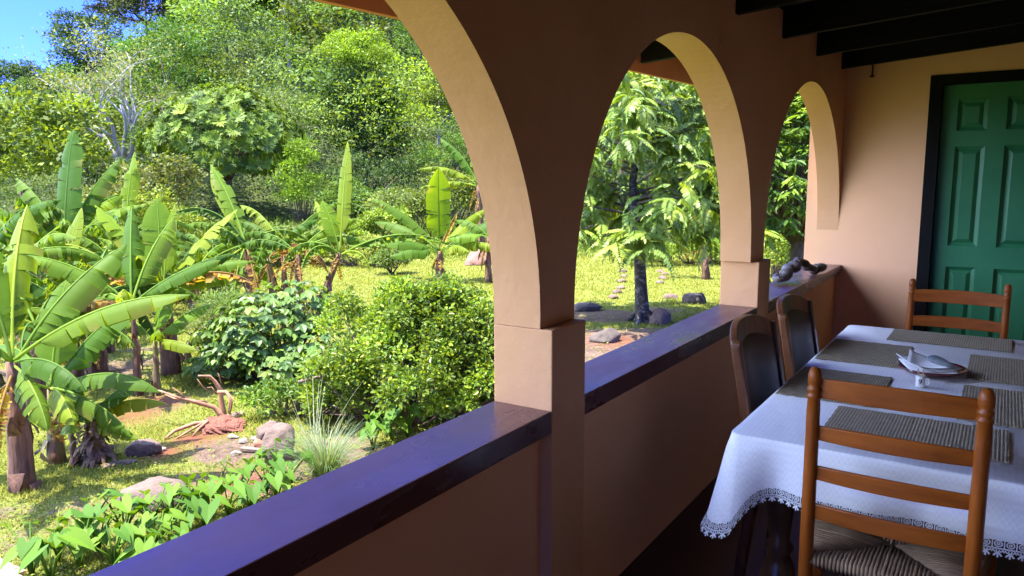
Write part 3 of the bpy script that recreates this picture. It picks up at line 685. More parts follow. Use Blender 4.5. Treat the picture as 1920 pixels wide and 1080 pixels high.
# ================================================================== BANANA PLANTS
GREENS = [(.07, .145, .010), (.09, .17, .012), (.115, .195, .014), (.055, .125, .012)]
YELLOWG = [(.14, .22, .012), (.18, .25, .016), (.11, .20, .014)]
DEAD = [(.30, .20, .03), (.24, .11, .03), (.34, .26, .05), (.16, .08, .03)]
def dir3(az, el):
    """az: 0 right in the picture, 90 away, 180 left; el: degrees above level"""
    a, e = math.radians(az), math.radians(el); h = RH*math.cos(a)+FH*math.sin(a)
    return np.array([h[0]*math.cos(e), h[1]*math.cos(e), math.sin(e)])
def banana_leaf(parent, base, az, el, L_, Wd, droop, tear, tone='g', pet=.28, hang=None):
    Wd *= 1.08
    if tone == 'g' and rng.rand() < .3: tone = 'y'
    n = 30; cols = dict(g=GREENS, y=YELLOWG, d=DEAD)[tone]; c0 = np.array(cols[rng.randint(len(cols))])*rng.uniform(.85, 1.15)
    a = math.radians(az); H3 = np.array([*(RH*math.cos(a)+FH*math.sin(a)), 0.0]); side = np.cross(np.array([0, 0, 1.]), H3)
    tw = rng.uniform(-.15, .15)
    p = np.array(base, float); pts = [p.copy()]; tans = []; tot = L_+pet
    for i in range(n):
        s = (i+.5)/n; e = math.radians(el)-math.radians(droop)*s**1.35
        e = max(e, math.radians(-82))
        t_ = H3*math.cos(e)+np.array([0, 0, math.sin(e)])+side*tw*s; t_ = unit(t_); tans.append(t_); p = p+t_*tot/n; pts.append(p.copy())
    tans.append(tans[-1]); pts = np.array(pts); b = MB()
    i0 = int(round(pet/tot*n))
    rad = [(.017*(1-k/n)**.8+.003)*(L_/1.4)**.5 for k in range(n+1)]
    mc = tuple(c0*1.5+np.array([.05, .05, .02])) if tone != 'd' else (.3, .2, .06)
    tube(b, pts[::2], rad[::2], 5, mc)
    f0 = math.radians(hang if hang is not None else (14 if droop < 30 else -18))
    te = min(1, tear*1.2+.20)
    def wd(s): return Wd*(min(1, (s/.12)**.6) if s > 0 else .04)*(1-max(0, (s-.5)/.5)**2.2*.95)
    fr = (0, .3, .62, 1.0)
    for sg in (1, -1):
        i = i0
        while i < n:
            k = int(np.clip(rng.geometric(.12+.75*te), 1, 7)); k = min(k, n-i)
            ang0 = f0+rng.uniform(-.45, .18)*te*1.6; curl = .25+.9*te*rng.rand()+max(0, -f0)*.6; sweep = .20+rng.uniform(-.1, .12)*te; cut = rng.uniform(.1, .4)*te; short = 1-.25*te*rng.rand()*(k < 3)
            cj = c0*rng.uniform(.94, 1.06)
            if tone == 'd': cj = np.array(DEAD[rng.randint(4)])*rng.uniform(.7, 1.3)
            torn = rng.rand() < te*.35
            vs = []; cc = []
            for q in range(k+1):
                ii = i+q; s_ = (ii-i0)/(n-i0); t_ = tans[min(ii, n)]; sv = unit(np.cross(np.array([0, 0, 1.]), t_)+1e-6*side) if abs(t_[2]) < .97 else side; nv = np.cross(t_, sv)
                squeeze = (.5-q/k)*cut*k*tot/n
                for f in fr:
                    w = wd(s_)*f*short; aa = ang0-curl*f; 
                    vs.append(pts[ii]+sg*sv*w*math.cos(aa)+nv*w*math.sin(aa)+t_*(w*sweep+squeeze*f))
                    e_ = f**3; cv = cj*(1-.12*(q % 2)*.5)
                    cc.append(tuple(cv*(1-.5*e_)+(np.array([.26, .20, .05]) if torn else cj*np.array([1.25, 1.1, .8]))*.5*e_))
            fs = []
            for q in range(k):
                for f in range(3):
                    a_ = q*4+f; fs.append((a_, a_+4, a_+5, a_+1) if sg > 0 else (a_, a_+1, a_+5, a_+4))
            b.add(vs, fs, cc); i += k
    return b.build('leaf', BANANA, parent, smooth=True)
def banana(px, d, hgt, r, lean, label, leaves, stem=STEM, extra=()):
    """lean: (right, away) shift of the stem's top"""
    p = polar(px, d); g = gpt(p)
    t_ = thing('banana_plant', label, 'banana plant', g, 0, 'banana plants in the yard')
    hgt *= .93 if d > 10 else 1.0; top = np.array([*(RH*lean[0]+FH*lean[1]), hgt])
    b = MB(); pts = []; rad = []
    for i in range(9):
        u = i/8; q = top*u+np.array([rng.randn()*.008, rng.randn()*.008, 0]); q[2] = hgt*u-.05*(i == 0); pts.append(q); rad.append(r*(1.08-.60*u+.05*rng.randn()))
    tube(b, pts, rad, 12)
    # loose dry sheaths that peel off the stem
    for k in range(int(4+hgt*4)):
        u = rng.uniform(.05, .85); a = rng.rand()*2*PI; q = top*u; rr = r*(1.25-.75*u); o = np.array([math.cos(a), math.sin(a), 0])
        ln = rng.uniform(.12, .3)*min(1, hgt); s = np.array([-math.sin(a), math.cos(a), 0])*rr*.55
        q = q+o*rr*.95; e = q+o*rng.uniform(.02, .09)+np.array([0, 0, -ln*rng.choice([1, 1, -.6])])
        b.add([q-s, q+s, (q+e)/2+s*.8+o*.02, (q+e)/2-s*.8+o*.02, e+s*.3, e-s*.3], [(0, 1, 2, 3), (3, 2, 4, 5)])
    b.build('pseudostem', stem, t_, smooth=True)
    if r > .075:
        for k in range(3): banana_leaf(t_, top*rng.uniform(.78, .97), rng.rand()*360, rng.uniform(-45, -5), rng.uniform(.5, .9)*min(1, hgt/1.2), .075, rng.uniform(45, 70), .9, 'd', pet=.12, hang=-55)
    for lf in leaves:
        a, e, L_, w, dr, te = lf[:6]; tone = lf[6] if len(lf) > 6 else 'g'; hang = lf[7] if len(lf) > 7 else None
        banana_leaf(t_, top-np.array([0, 0, .06*rng.rand()]), a, e, L_, w, dr, te, tone, pet=.22*L_, hang=hang)
    return t_
def fan(k, L_, w, e0=(35, 70), dr=(40, 80), te=.3, tone='g', a0=0):
    return [(a0+360/k*i+rng.uniform(-20, 20), rng.uniform(*e0), L_*rng.uniform(.8, 1.1), w*rng.uniform(.85, 1.1), rng.uniform(*dr)+18, te*rng.uniform(.8, 1.6), tone) for i in range(k)]
# nearest clump, at the left edge
banana(-14, 8.3, 1.25, .115, (.02, 0), 'thick brown stemmed banana plant at the left edge, nearest of all',
       [(8, 38, 1.45, .19, 42, .12, 'g', -16), (115, 72, 1.45, .24, 34, .2), (48, 58, 1.3, .22, 34, .15), (-25, 20, .85, .16, 70, .1), (180, 50, 1.3, .22, 50, .2), (-80, 40, 1.1, .2, 60, .2), (150, 75, 1.3, .25, 20, .1), (-40, -5, .8, .17, 60, .2)])
banana(58, 8.9, .78, .085, (-.05, .1), 'slim banana plant just right of the thick brown stem at the left edge',
       [(-3, 32, 1.05, .17, 72, .05, 'g', -8), (30, 60, 1.1, .2, 40, .1), (-50, 15, .8, .17, 60, .1), (80, 78, .95, .2, 20, .05), (150, 45, .9, .18, 60, .1), (-15, -5, .95, .16, 40, .15, 'g', -25), (-105, 35, .7, .15, 70, .1)], STEMG)
banana(92, 8.75, .36, .045, (.0, 0), 'small banana sucker with pale upright stem beside the left clump',
       [(-60, 45, .5, .12, 75, .0), (20, 55, .55, .11, 60, .05), (175, 50, .5, .11, 70, .0), (90, 80, .5, .1, 20, 0)], STEMG)
banana(122, 8.85, .42, .05, (.03, 0), 'small dark stemmed banana sucker next to a ball of dead leaves',
       [(5, 38, .72, .13, 62, .05), (-25, 20, .6, .12, 60, .1, 'y'), (60, 50, .6, .12, 60, .05), (200, 60, .45, .1, 60, .05)])
# second clump
banana(232, 11.3, 1.38, .055, (-.02, 0), 'slender dark stemmed banana plant with long leaf reaching right over the path',
       [(-8, 38, 1.25, .17, 30, .12, 'g', -20), (14, 42, 1.3, .16, 34, .3, 'g', -20), (110, 70, 1.3, .22, 30, .1), (200, 50, 1.3, .2, 50, .3), (70, 66, 1.2, .2, 30, .2), (160, 30, 1.1, .17, 60, .6), (-70, 40, .9, .17, 60, .2), (185, 20, .9, .16, 70, .3, 'd')])
banana(266, 11.2, .82, .05, (.02, .0), 'short slim banana plant with a fan of small leaves, right of the slender one',
       [(15, 50, .75, .15, 40, .05), (55, 75, .8, .16, 20, .05), (160, 50, .8, .14, 50, .1), (-20, 10, .6, .13, 40, .0), (-60, 45, .6, .13, 50, .05)], STEMG)
banana(297, 12.3, 1.42, .14, (-.03, 0), 'bright yellow green banana plant with upright leaves and one dying yellow leaf',
       [(170, 62, 1.3, .24, 22, .35, 'y'), (120, 78, 1.15, .22, 8, .05, 'y'), (75, 80, 1.05, .13, 8, .0, 'y'), (35, 55, 1.35, .2, 24, .25, 'y'), (15, 38, 1.15, .18, 50, .3, 'y'), (-4, 30, 1.25, .15, 62, .6, 'd', -58), (195, 35, 1.2, .2, 70, .7, 'd', -50), (150, 45, 1.3, .2, 40, .9, 'y', -40), (-90, 60, .9, .24, 60, .1, 'y'), (-130, 50, 1.0, .22, 60, .1, 'g'), (25, 15, 1.0, .14, 20, .3, 'y', -30)])
banana(330, 13.2, .5, .05, (.1, 0), 'low banana sucker with a purple flower bud beside the broad leaved shrub',
       [(30, 50, .8, .1, 20, .05), (170, 30, .7, .12, 60, .1), (-10, 20, .6, .12, 60, .0), (-60, 20, .7, .13, 50, .1)], STEMG)
banana(155, 13.0, 1.15, .14, (0, 0), 'broad ragged banana plant half hidden behind the long leaf at left',
       fan(8, 1.35, .23, (25, 75), (35, 90), .5), STEM)
# farther left grove
banana(105, 17.0, 1.75, .13, (.05, 0), 'tall banana plant with one great upright leaf rising above the left grove',
       [(70, 84, 2.0, .30, 12, .1), (30, 72, 1.8, .28, 30, .4), (150, 66, 1.6, .28, 40, .3), (0, 50, 1.6, .26, 50, .5), (190, 45, 1.6, .26, 60, .5), (-60, 50, 1.5, .25, 70, .5), (-120, 60, 1.3, .25, 60, .4)])
banana(20, 15.0, 1.5, .13, (0, 0), 'ragged dark banana plant crowding the left edge behind the nearest clump', fan(9, 1.6, .25, (25, 70), (40, 95), .6))
banana(75, 14.2, 1.25, .12, (.1, 0), 'banana plant with a bright yellow new leaf at the middle of the left grove',
       [(62, 72, 1.25, .17, 10, .0, 'y')]+fan(7, 1.3, .22, (25, 65), (40, 90), .6))
banana(190, 16.5, 1.55, .12, (.1, 0), 'banana plant with arching torn leaves behind the yellow green one', fan(8, 1.55, .22, (35, 75), (60, 110), .8))
banana(225, 20, 1.75, .12, (.05, 0), 'far slim banana plant against the olive scrub',
       [(80, 82, 1.7, .2, 8, .1, 'y'), (160, 50, 1.5, .22, 60, .7), (190, 40, 1.5, .2, 70, .8), (20, 50, 1.2, .2, 60, .6), (60, 60, 1.2, .22, 40, .5)])
banana(-60, 13.0, 1.6, .13, (0, 0), 'banana plant standing just beyond the left edge of the view', fan(8, 1.6, .26, (30, 75), (40, 90), .4))
banana(40, 20.5, 1.8, .13, (0, 0), 'banana plant at the back of the left grove below the forest', fan(9, 1.7, .26, (30, 75), (50, 100), .6))
banana(148, 21, 1.7, .13, (0, 0), 'shaggy banana plant at the back right of the left grove', fan(8, 1.6, .26, (35, 75), (50, 100), .7))
for (px, d, h, l) in ((-20, 17.5, 1.6, 'banana plant at the left edge rising over the ragged dark one'), (60, 18.5, 1.9, 'banana plant behind the great upright leaf, to its left'), (130, 18.0, 1.7, 'banana plant with crossing leaves to the right of the great upright leaf'),
                      (175, 14.5, 1.2, 'low banana plant between the broad ragged one and the arching torn leaves'), (110, 12.2, 1.0, 'banana plant right behind the nearest clump with short broad leaves'), (30, 11.5, 1.2, 'banana plant just behind the thick brown stem'),
                      (205, 18.8, 1.5, 'grey green banana plant at the right end of the left grove'), (350, 18.0, .8, 'small banana plant between the yellow green one and the middle clump'), (400, 19.5, 1.0, 'banana plant with dull leaves behind the dying yellow leaf')):
    banana(px, d, h, .11, (rng.uniform(-.1, .1), 0), l, fan(9, 1.55 if d > 14 else 1.15, .25, (15, 78), (30, 95), .45))
# middle clump of leaning stems
banana(462, 17.3, 1.75, .10, (-.08, 0), 'banana plant with a skirt of hanging yellowed leaves, leftmost stem of the middle clump',
       [(178, 60, 1.65, .17, 95, .95, 'g', -45), (140, 64, 1.75, .2, 20, .25), (165, 40, 1.4, .2, 60, .6), (150, 62, 1.6, .19, 22, .1, 'y'), (195, -15, 1.4, .13, 60, .9, 'y', -50), (215, -30, 1.5, .13, 50, .9, 'y', -50), (-60, -40, 1.3, .14, 40, .9, 'd', -50), (-100, -45, 1.4, .14, 40, .95, 'y', -50), (20, 40, 1.2, .22, 90, .8, 'g', -45)])
banana(506, 17.6, 1.35, .10, (-.12, 0), 'banana plant with smooth reddish stem, second in the middle clump',
       [(40, 55, 1.3, .2, 50, .4), (20, 30, 1.1, .16, 110, .8, 'd', -50), (150, 50, 1.6, .2, 50, .4), (170, 50, 1.2, .2, 80, .6), (-10, 50, 1.2, .17, 120, .6, 'd', -50), (-80, 40, 1.0, .2, 90, .6)], STEMG)
banana(528, 18.2, 1.5, .08, (-.05, 0), 'thin upright banana stem in the heart of the middle clump',
       [(50, 50, 1.7, .20, 40, .5), (15, 40, 1.5, .22, 60, .5), (150, 60, 1.5, .20, 60, .5), (160, 48, 1.4, .2, 60, .5), (200, 30, 1.1, .17, 90, .7), (-30, 30, 1.0, .16, 100, .7, 'y', -40)], STEM)
banana(552, 16.6, 1.55, .11, (-.02, .1), 'stout shaggy banana stem at the front of the middle clump',
       [(30, 50, 1.3, .22, 50, .5), (5, 35, 1.5, .2, 75, .5, 'g', -30), (160, 45, 1.3, .2, 70, .6), (180, 40, 1.2, .2, 80, .6), (-40, 30, 1.0, .15, 120, .8, 'd', -50)], STEM)
banana(578, 16.6, 1.55, .10, (.62, 0), 'leaning banana plant with a single tall spear leaf, right of the middle clump',
       [(62, 82, 2.0, .17, 6, .05, 'y'), (4, 30, 2.0, .19, 58, .7, 'g', -50), (190, 40, 1.2, .19, 120, .6, 'y', -40), (165, 30, 1.1, .19, 100, .6, 'g', -40), (-30, 30, .9, .15, 120, .6, 'y', -50), (-120, 40, 1.2, .18, 115, .6, 'y', -50), (130, 60, 1.4, .24, 40, .4), (150, 75, 1.0, .22, 20, .1)])
# lone plant in front of the pillar
banana(822, 22.0, .95, .15, (0, 0), 'stocky dark green banana plant alone on the lawn beside the pillar',
       [(-90, 80, 2.1, .33, 16, .15), (160, 42, 2.0, .30, 48, .15), (200, 30, 1.6, .30, 50, .1), (10, 40, 2.1, .33, 30, .1, 'g', -14), (-20, 25, 1.7, .28, 50, .4, 'g', -30), (175, 55, 2.1, .24, 40, .1), (30, 55, 1.7, .28, 40, .2), (-150, 20, 1.3, .3, 50, .1), (60, 60, 1.2, .1, 20, .3, 'd', -50), (-50, 30, 1.2, .26, 60, .2)], STEM)
banana(738, 16.8, .12, .04, (0, 0), 'tiny banana sucker with one rounded leaf behind the citrus bush', [(60, 72, .62, .17, 15, 0), (-60, 40, .3, .1, 40, 0)], STEMG)
banana(775, 17.5, .2, .05, (.05, 0), 'low banana sucker with a drooping paddle leaf behind the citrus bush', [(160, 55, .7, .15, 60, 0), (20, 30, .4, .1, 60, 0)], STEMG)
banana(915, 21.5, 1.45, .10, (0, 0), 'banana plant with bright rounded leaf partly behind the pillar', [(180, 15, 1.0, .26, 40, .1, 'y'), (160, 50, 1.0, .24, 60, .2), (60, 60, 1.2, .24, 40, .2), (10, 50, 1.2, .24, 50, .2)], STEM)
banana(905, 31, 3.0, .13, (-.2, 0), 'tall pale banana plant far behind the first pillar', [(150, 65, 2.2, .3, 40, .4), (175, 40, 2.2, .28, 60, .6), (190, 15, 2.0, .26, 40, .6), (100, 75, 2.2, .3, 20, .2), (20, 50, 2, .3, 60, .4)], STEM)
banana(1330, 23, 1.1, .13, (-.1, 0), 'pale banana plant glimpsed through the tree in the middle arch', [(175, 40, 1.7, .3, 45, .3), (150, 60, 1.6, .3, 40, .3), (20, 40, 1.5, .3, 60, .3), (-60, 40, 1.4, .3, 60, .3)], STEM)
banana(1462, 24, 3.4, .12, (0, 0), 'tall broad leaved banana plant seen at the top of the farthest arch', [(-100, 70, 1.6, .34, 60, .2), (20, 60, 1.6, .32, 60, .3), (170, 50, 1.5, .3, 70, .3), (80, 70, 1.6, .3, 40, .2), (-150, 40, 1.5, .32, 80, .3)], STEM)
# ball of dead leaves beside the sucker
b = MB(); 
for k in range(90):
    a = rng.rand()*2*PI; z = rng.rand()*.42; r0 = .07+.05*rng.rand(); q = np.array([r0*math.cos(a), r0*math.sin(a), z]); o = np.array([math.cos(a), math.sin(a), -.5-.8*rng.rand()])
    s = np.array([-math.sin(a), math.cos(a), 0])*.02*rng.uniform(.6, 1.6); e = q+unit(o)*rng.uniform(.08, .22); e[2] = max(e[2], .005); mdl = (q+e)/2+np.array([math.cos(a), math.sin(a), .3])*.03
    b.add([q-s, q+s, mdl+s, mdl-s, e+s*.4, e-s*.4], [(0, 1, 2, 3), (3, 2, 4, 5)])
tube(b, [(0, 0, 0), (.02, 0, .45)], [.09, .05], 9)
o = b.build('banana_stump', simple('dead_leaf', (.20, .12, .07), (.06, .032, .02), 20, .85, .4), smooth=False); o.location = gpt(polar(140, 8.75)); tag(o, 'short banana stump wrapped in dead brown leaves', 'stump')

# ================================================================== CROWNS, BUSHES
def crown(c, rad, ncl, nleaf, size, cols, flat=.7, clr=(.34, .5), droop=.25, aspect=.5, up=.7, shell=.45, w=None, kind='card', low=-.35):
    """leaf clumps spread through an ellipsoid; returns polygons and one colour per polygon"""
    c = np.array(c, float); rad = np.array(rad, float); rm = rad.mean()
    k = 0; CC = []
    while len(CC) < ncl:
        v = rng.randn(3); v /= np.linalg.norm(v)
        if v[2] < low: continue
        CC.append(c+v*rad*rng.uniform(.45, .86))
    CC = np.array(CC); CR = rng.uniform(*clr, ncl)*rm
    tone = 1+.22*rng.randn(ncl).clip(-1.5, 1.5)
    wts = CR**2/np.sum(CR**2); ci = rng.choice(ncl, nleaf, p=wts)
    v = unit(rng.randn(nleaf, 3)); v[:, 2] = np.where(v[:, 2] < -.3, -v[:, 2], v[:, 2])
    rr = (shell+(1-shell)*rng.rand(nleaf)**.5)*CR[ci]*(1+.18*rng.randn(nleaf))
    P = CC[ci]+v*rr[:, None]*np.array([1, 1, flat])
    D = unit(v+.7*rng.randn(nleaf, 3)-np.array([0, 0, droop])); N_ = v*.6+np.array([0, 0, up])+.55*rng.randn(nleaf, 3)
    Ln = size*rng.uniform(.6, 1.4, nleaf)
    C = pal(cols, nleaf, .16, w)*tone[ci][:, None]
    if kind == 'six': V = leaf6(P, D, N_, Ln, Ln*aspect); C = np.repeat(C, 2, 0)
    else: V = leafcards(P, D, N_, Ln, Ln*aspect)
    return V, (C*np.array([1.02, 1.0, .95])).clip(.008, .6), CC
MIX = [(.065, .13, .022), (.095, .17, .028), (.13, .20, .035)]
DARK = [(.022, .055, .018), (.035, .075, .022), (.05, .09, .03)]
BRIGHT = [(.16, .24, .03), (.20, .28, .035), (.11, .19, .025)]
PALE = [(.14, .18, .07), (.18, .21, .09), (.09, .14, .045)]
OLIVE = [(.11, .15, .03), (.15, .18, .035), (.08, .12, .025)]
def tree(label, px, d, zc, rad, ncl, nleaf, size, cols, name='forest_tree', bark=BARK, tr=.16, cat='tree', group='trees on the forested hillside', limbs=True, **k):
    p = polar(px, d); g = gpt(p); c = np.array([0, 0, zc])
    t_ = thing(name, label, cat, g, 0, group)
    V, C, CC = crown(c, rad, ncl, nleaf, size, cols, **k)
    quads_obj('crown', V, C, FOREST if d > 24 else LEAF, t_)
    b = MB(); r3 = rng.randn(3)*.1; ht = max(.3, zc-rad[2]*.4)
    tube(b, [(0, 0, -.3), (r3[0], r3[1], ht*.5), (r3[0]*2, r3[1]*2, ht)], [tr*1.2, tr*.85, tr*.7], 8)
    for q in CC[:10] if limbs else []:
        s = np.array([r3[0]*2, r3[1]*2, ht]); mdl = (s+q)/2+np.array([0, 0, -.08*rad[2]])+rng.randn(3)*.08*rad[0]; tube(b, [s, mdl, q], [tr*.5, tr*.33, tr*.1], 5)
    b.build('trunk', bark, t_, smooth=True)
    return t_
# citrus bush by the pillar, with its own low skirt of growth
def bush(label, px, d, parts, nleaf, size, cols, name='bush', cat='bush', matl=LEAF, group=None, w=None, **k):
    p = polar(px, d); g = gpt(p); t_ = thing(name, label, cat, g, 0, group); Vs = []; Cs = []; b = MB(); tot = sum(q[3]**2 for q in parts)
    for (ox, oy, z, r, rz, ncl) in parts:
        c = np.array([*(RH*ox+FH*oy), z]); V, C, CC = crown(c, (r, r, rz), ncl, int(nleaf*r*r/tot), size, cols, w=w, **k); Vs.append(V); Cs.append(C)
        for q in CC[:14]:
            s = np.array([*(RH*ox*.4+FH*oy*.4), -.05]); mdl = (s+q)/2+rng.randn(3)*.08*r; tube(b, [s, mdl, q], [.018*r+.008, .012*r+.004, .003], 5)
    quads_obj('foliage', np.concatenate(Vs), np.concatenate(Cs), matl, t_); b.build('stems', BARK, t_, smooth=True)
    return t_
bush('large glossy yellow green citrus bush filling the space left of the pillar', 765, 8.9,
     [(.25, .2, .95, .95, .85, 46), (-.55, .35, .85, .8, .70, 34), (.75, -.1, .85, .7, .80, 30), (.1, -.5, .55, .7, .52, 26), (-.15, .1, 1.25, .55, .50, 18), (.5, .1, 1.3, .55, .5, 18), (-.9, -.1, .5, .55, .5, 20), (.9, -.3, .4, .5, .42, 18)], 26000, .058,
     [(.19, .28, .03), (.13, .22, .025), (.08, .15, .022), (.27, .32, .05), (.05, .11, .02)], name='citrus_bush', kind='six', aspect=.5, flat=1.0, clr=(.2, .32), shell=.3, droop=.05, w=[.3, .27, .22, .11, .10], low=-.8)
bush('low citrus growth trailing left from the large bush over the stones', 520, 9.6, [(-.15, 0, .22, .45, .25, 16), (.4, -.1, .28, .5, .3, 18), (.85, 0, .32, .45, .34, 14)], 3600, .052,
     [(.10, .19, .025), (.15, .24, .03), (.05, .12, .022)], name='citrus_bush', kind='six', clr=(.25, .4), flat=.9, low=-.5)
# broad leaved shrub: three lobed drooping leaves
def lobed_shrub(label, px, d, parts, nleaf, size):
    p = polar(px, d); g = gpt(p); t_ = thing('broad_leaf_shrub', label, 'shrub', g); Vs = []; Cs = []; b = MB()
    tot = sum(q[3]**2 for q in parts)
    for (ox, oy, z, r, rz, ncl) in parts:
        c = np.array([*(RH*ox+FH*oy), z]); n = int(nleaf*r*r/tot)
        v = unit(rng.randn(n, 3)); v[:, 2] = np.abs(v[:, 2])*.9+.0-.25*(rng.rand(n) < .4); v = unit(v)
        P = c+v*np.array([r, r, rz])*(.72+.28*rng.rand(n, 1)); out = unit(v*np.array([1, 1, .2])+.25*rng.randn(n, 3))
        D = unit(out+np.array([0, 0, -.75])); N_ = unit(v+np.array([0, 0, .6])+.25*rng.randn(n, 3))
        C = pal([(.09, .17, .035), (.13, .22, .045), (.06, .13, .03), (.20, .26, .045)], n, .15, w=[.35, .3, .25, .1])
        S = unit(np.cross(N_, D)); Ln = size*rng.uniform(.7, 1.3, n)
        for ang, sc in ((0, 1), (.95, .85), (-.95, .85)):
            Dk = D*math.cos(ang)+S*math.sin(ang)+N_*(-.08 if ang else 0)
            Vs.append(leaf6(P, Dk, N_, Ln*sc, Ln*sc*.62, .12)); Cs.append(np.repeat(C*rng.uniform(.95, 1.05, (n, 1)), 2, 0))
        for q in P[:26]: s = np.array([*(RH*ox*.5+FH*oy*.5), -.05]); tube(b, [s, (s+q)/2+rng.randn(3)*.06, q], [.014, .01, .004], 5)
    quads_obj('foliage', np.concatenate(Vs), np.concatenate(Cs), LEAF, t_); b.build('stems', BARK, t_, smooth=True)
lobed_shrub('shrub of drooping three lobed soft green leaves left of the citrus bush', 482, 11.7, [(0, 0, .72, .72, .66, 1), (.45, .2, .85, .62, .62, 1), (-.55, .1, .5, .55, .42, 1), (-.2, -.3, .4, .55, .4, 1), (.3, -.5, .25, .5, .3, 1), (-.6, -.3, .25, .45, .28, 1), (.8, -.2, .4, .5, .4, 1)], 900, .135)
# ferny haze of fine leaves at the shrub's left
bush('feathery pale green weed clump between the banana suckers and the broad leaved shrub', 375, 13.2, [(0, 0, .55, .6, .5, 24), (.3, 0, .8, .5, .4, 16)], 5200, .06, [(.11, .19, .05), (.16, .23, .07), (.08, .15, .05)], kind='card', aspect=.14, clr=(.25, .5), name='feathery_weed', cat='weed')

# scrub and hedge behind the lawn
SG = 'scrub bushes behind the lawn'
bush('olive yellow scrub bush behind the yellow green banana plant', 320, 23, [(0, 0, 1.2, 1.6, 1.1, 30), (-.9, .5, 1.9, 1.2, .9, 20), (.9, .2, .9, 1.1, .7, 18)], 9500, .11, [(.14, .19, .02), (.18, .22, .025), (.10, .15, .02)], group=SG, clr=(.25, .42), matl=FOREST)
bush('brownish dry scrub bush rising behind the olive yellow one', 262, 29, [(0, 0, 2.0, 1.9, 1.6, 30), (.8, .5, 2.9, 1.2, 1.0, 18)], 7500, .14, [(.09, .13, .03), (.12, .15, .035), (.14, .14, .06)], group=SG, clr=(.25, .42), matl=FOREST)
bush('wide pale olive hedge bush across the back of the lawn', 815, 37, [(-1.8, 0, 1.5, 1.9, 1.4, 30), (.4, 0, 2.0, 2.0, 1.7, 34), (2.4, .3, 2.0, 1.9, 1.8, 30)], 15000, .15, [(.11, .16, .04), (.15, .19, .055), (.085, .13, .035)], group=SG, clr=(.22, .4), matl=FOREST)
bush('low bright weedy bush left of the pale hedge', 690, 33, [(-.8, 0, .7, 1.2, .8, 20), (.9, 0, .9, 1.2, .9, 20)], 6500, .13, BRIGHT, group=SG, clr=(.25, .45), matl=FOREST)
bush('small dark weed bush on the lawn left of the lone banana plant', 730, 24, [(0, 0, .35, .6, .45, 16)], 2200, .09, [(.07, .12, .03), (.12, .18, .05)], group=SG, matl=FOREST)
bush('straggly yellow weed bush behind the lone banana plant', 690, 26.5, [(0, 0, .5, .9, .6, 18), (-1.2, .3, .5, .9, .6, 18)], 4200, .10, [(.17, .23, .04), (.22, .25, .06)], group=SG, matl=FOREST)
bush('leafy dark bush at the foot of the forest left of the pale hedge', 662, 42, [(0, 0, 1.6, 1.8, 1.6, 26), (1.6, .4, 1.4, 1.5, 1.4, 22)], 7500, .18, [(.05, .11, .03), (.09, .16, .04), (.13, .21, .04)], group=SG, matl=FOREST)
bush('bright feathery bush standing against the dark forest foot', 562, 43, [(0, 0, 2.4, 1.5, 1.9, 30), (.2, 0, 4.2, .9, 1.4, 16)], 6500, .17, [(.13, .24, .02), (.17, .28, .03)], group=SG, matl=FOREST, aspect=.3)
for (px, d, l, pl_) in ((400, 24, 'low leafy bush just right of the olive scrub', MIX), (450, 27, 'rounded green bush behind the leftmost stem of the middle clump', BRIGHT), (505, 30, 'dull green bush behind the middle banana stems', MIX), (560, 28, 'light green bush behind the leaning banana plant', PALE), (610, 31, 'low bright bush right of the tall spear leaf', BRIGHT), (355, 20, 'leafy weed bush at the foot of the yellow green banana plant', MIX), (150, 24, 'green bush behind the left banana grove', MIX)):
    bush(l, px, d, [(0, 0, .6, 1.1, .75, 20), (.9, .2, .5, .9, .6, 16), (-.9, .3, .5, .9, .6, 16)], 5200, .0045*d, pl_, group=SG, clr=(.25, .42), matl=FOREST)
bush('bright green ground cover hedge seen under the tree in the middle arch', 1290, 27, [(-1.2, 0, .35, 1.0, .45, 18), (.3, 0, .35, 1.1, .5, 18), (1.6, .2, .4, 1.0, .5, 18)], 6500, .10, BRIGHT, group=SG, matl=FOREST)
bush('light green weedy bank seen left of the trunk in the middle arch', 1120, 34, [(0, 0, 1.2, 1.8, 1.2, 24), (2.2, 1, 1.3, 1.9, 1.3, 24), (-2.2, 1, 1.3, 1.9, 1.3, 24)], 9000, .15, PALE, group=SG, matl=FOREST)
bush('yellow green shrub glowing below the tree in the farthest arch', 1462, 21, [(0, 0, .75, .8, .75, 24), (.5, .3, .9, .6, .6, 16)], 4200, .09, [(.22, .30, .04), (.27, .33, .06), (.16, .25, .03)], group=SG, matl=LEAF)

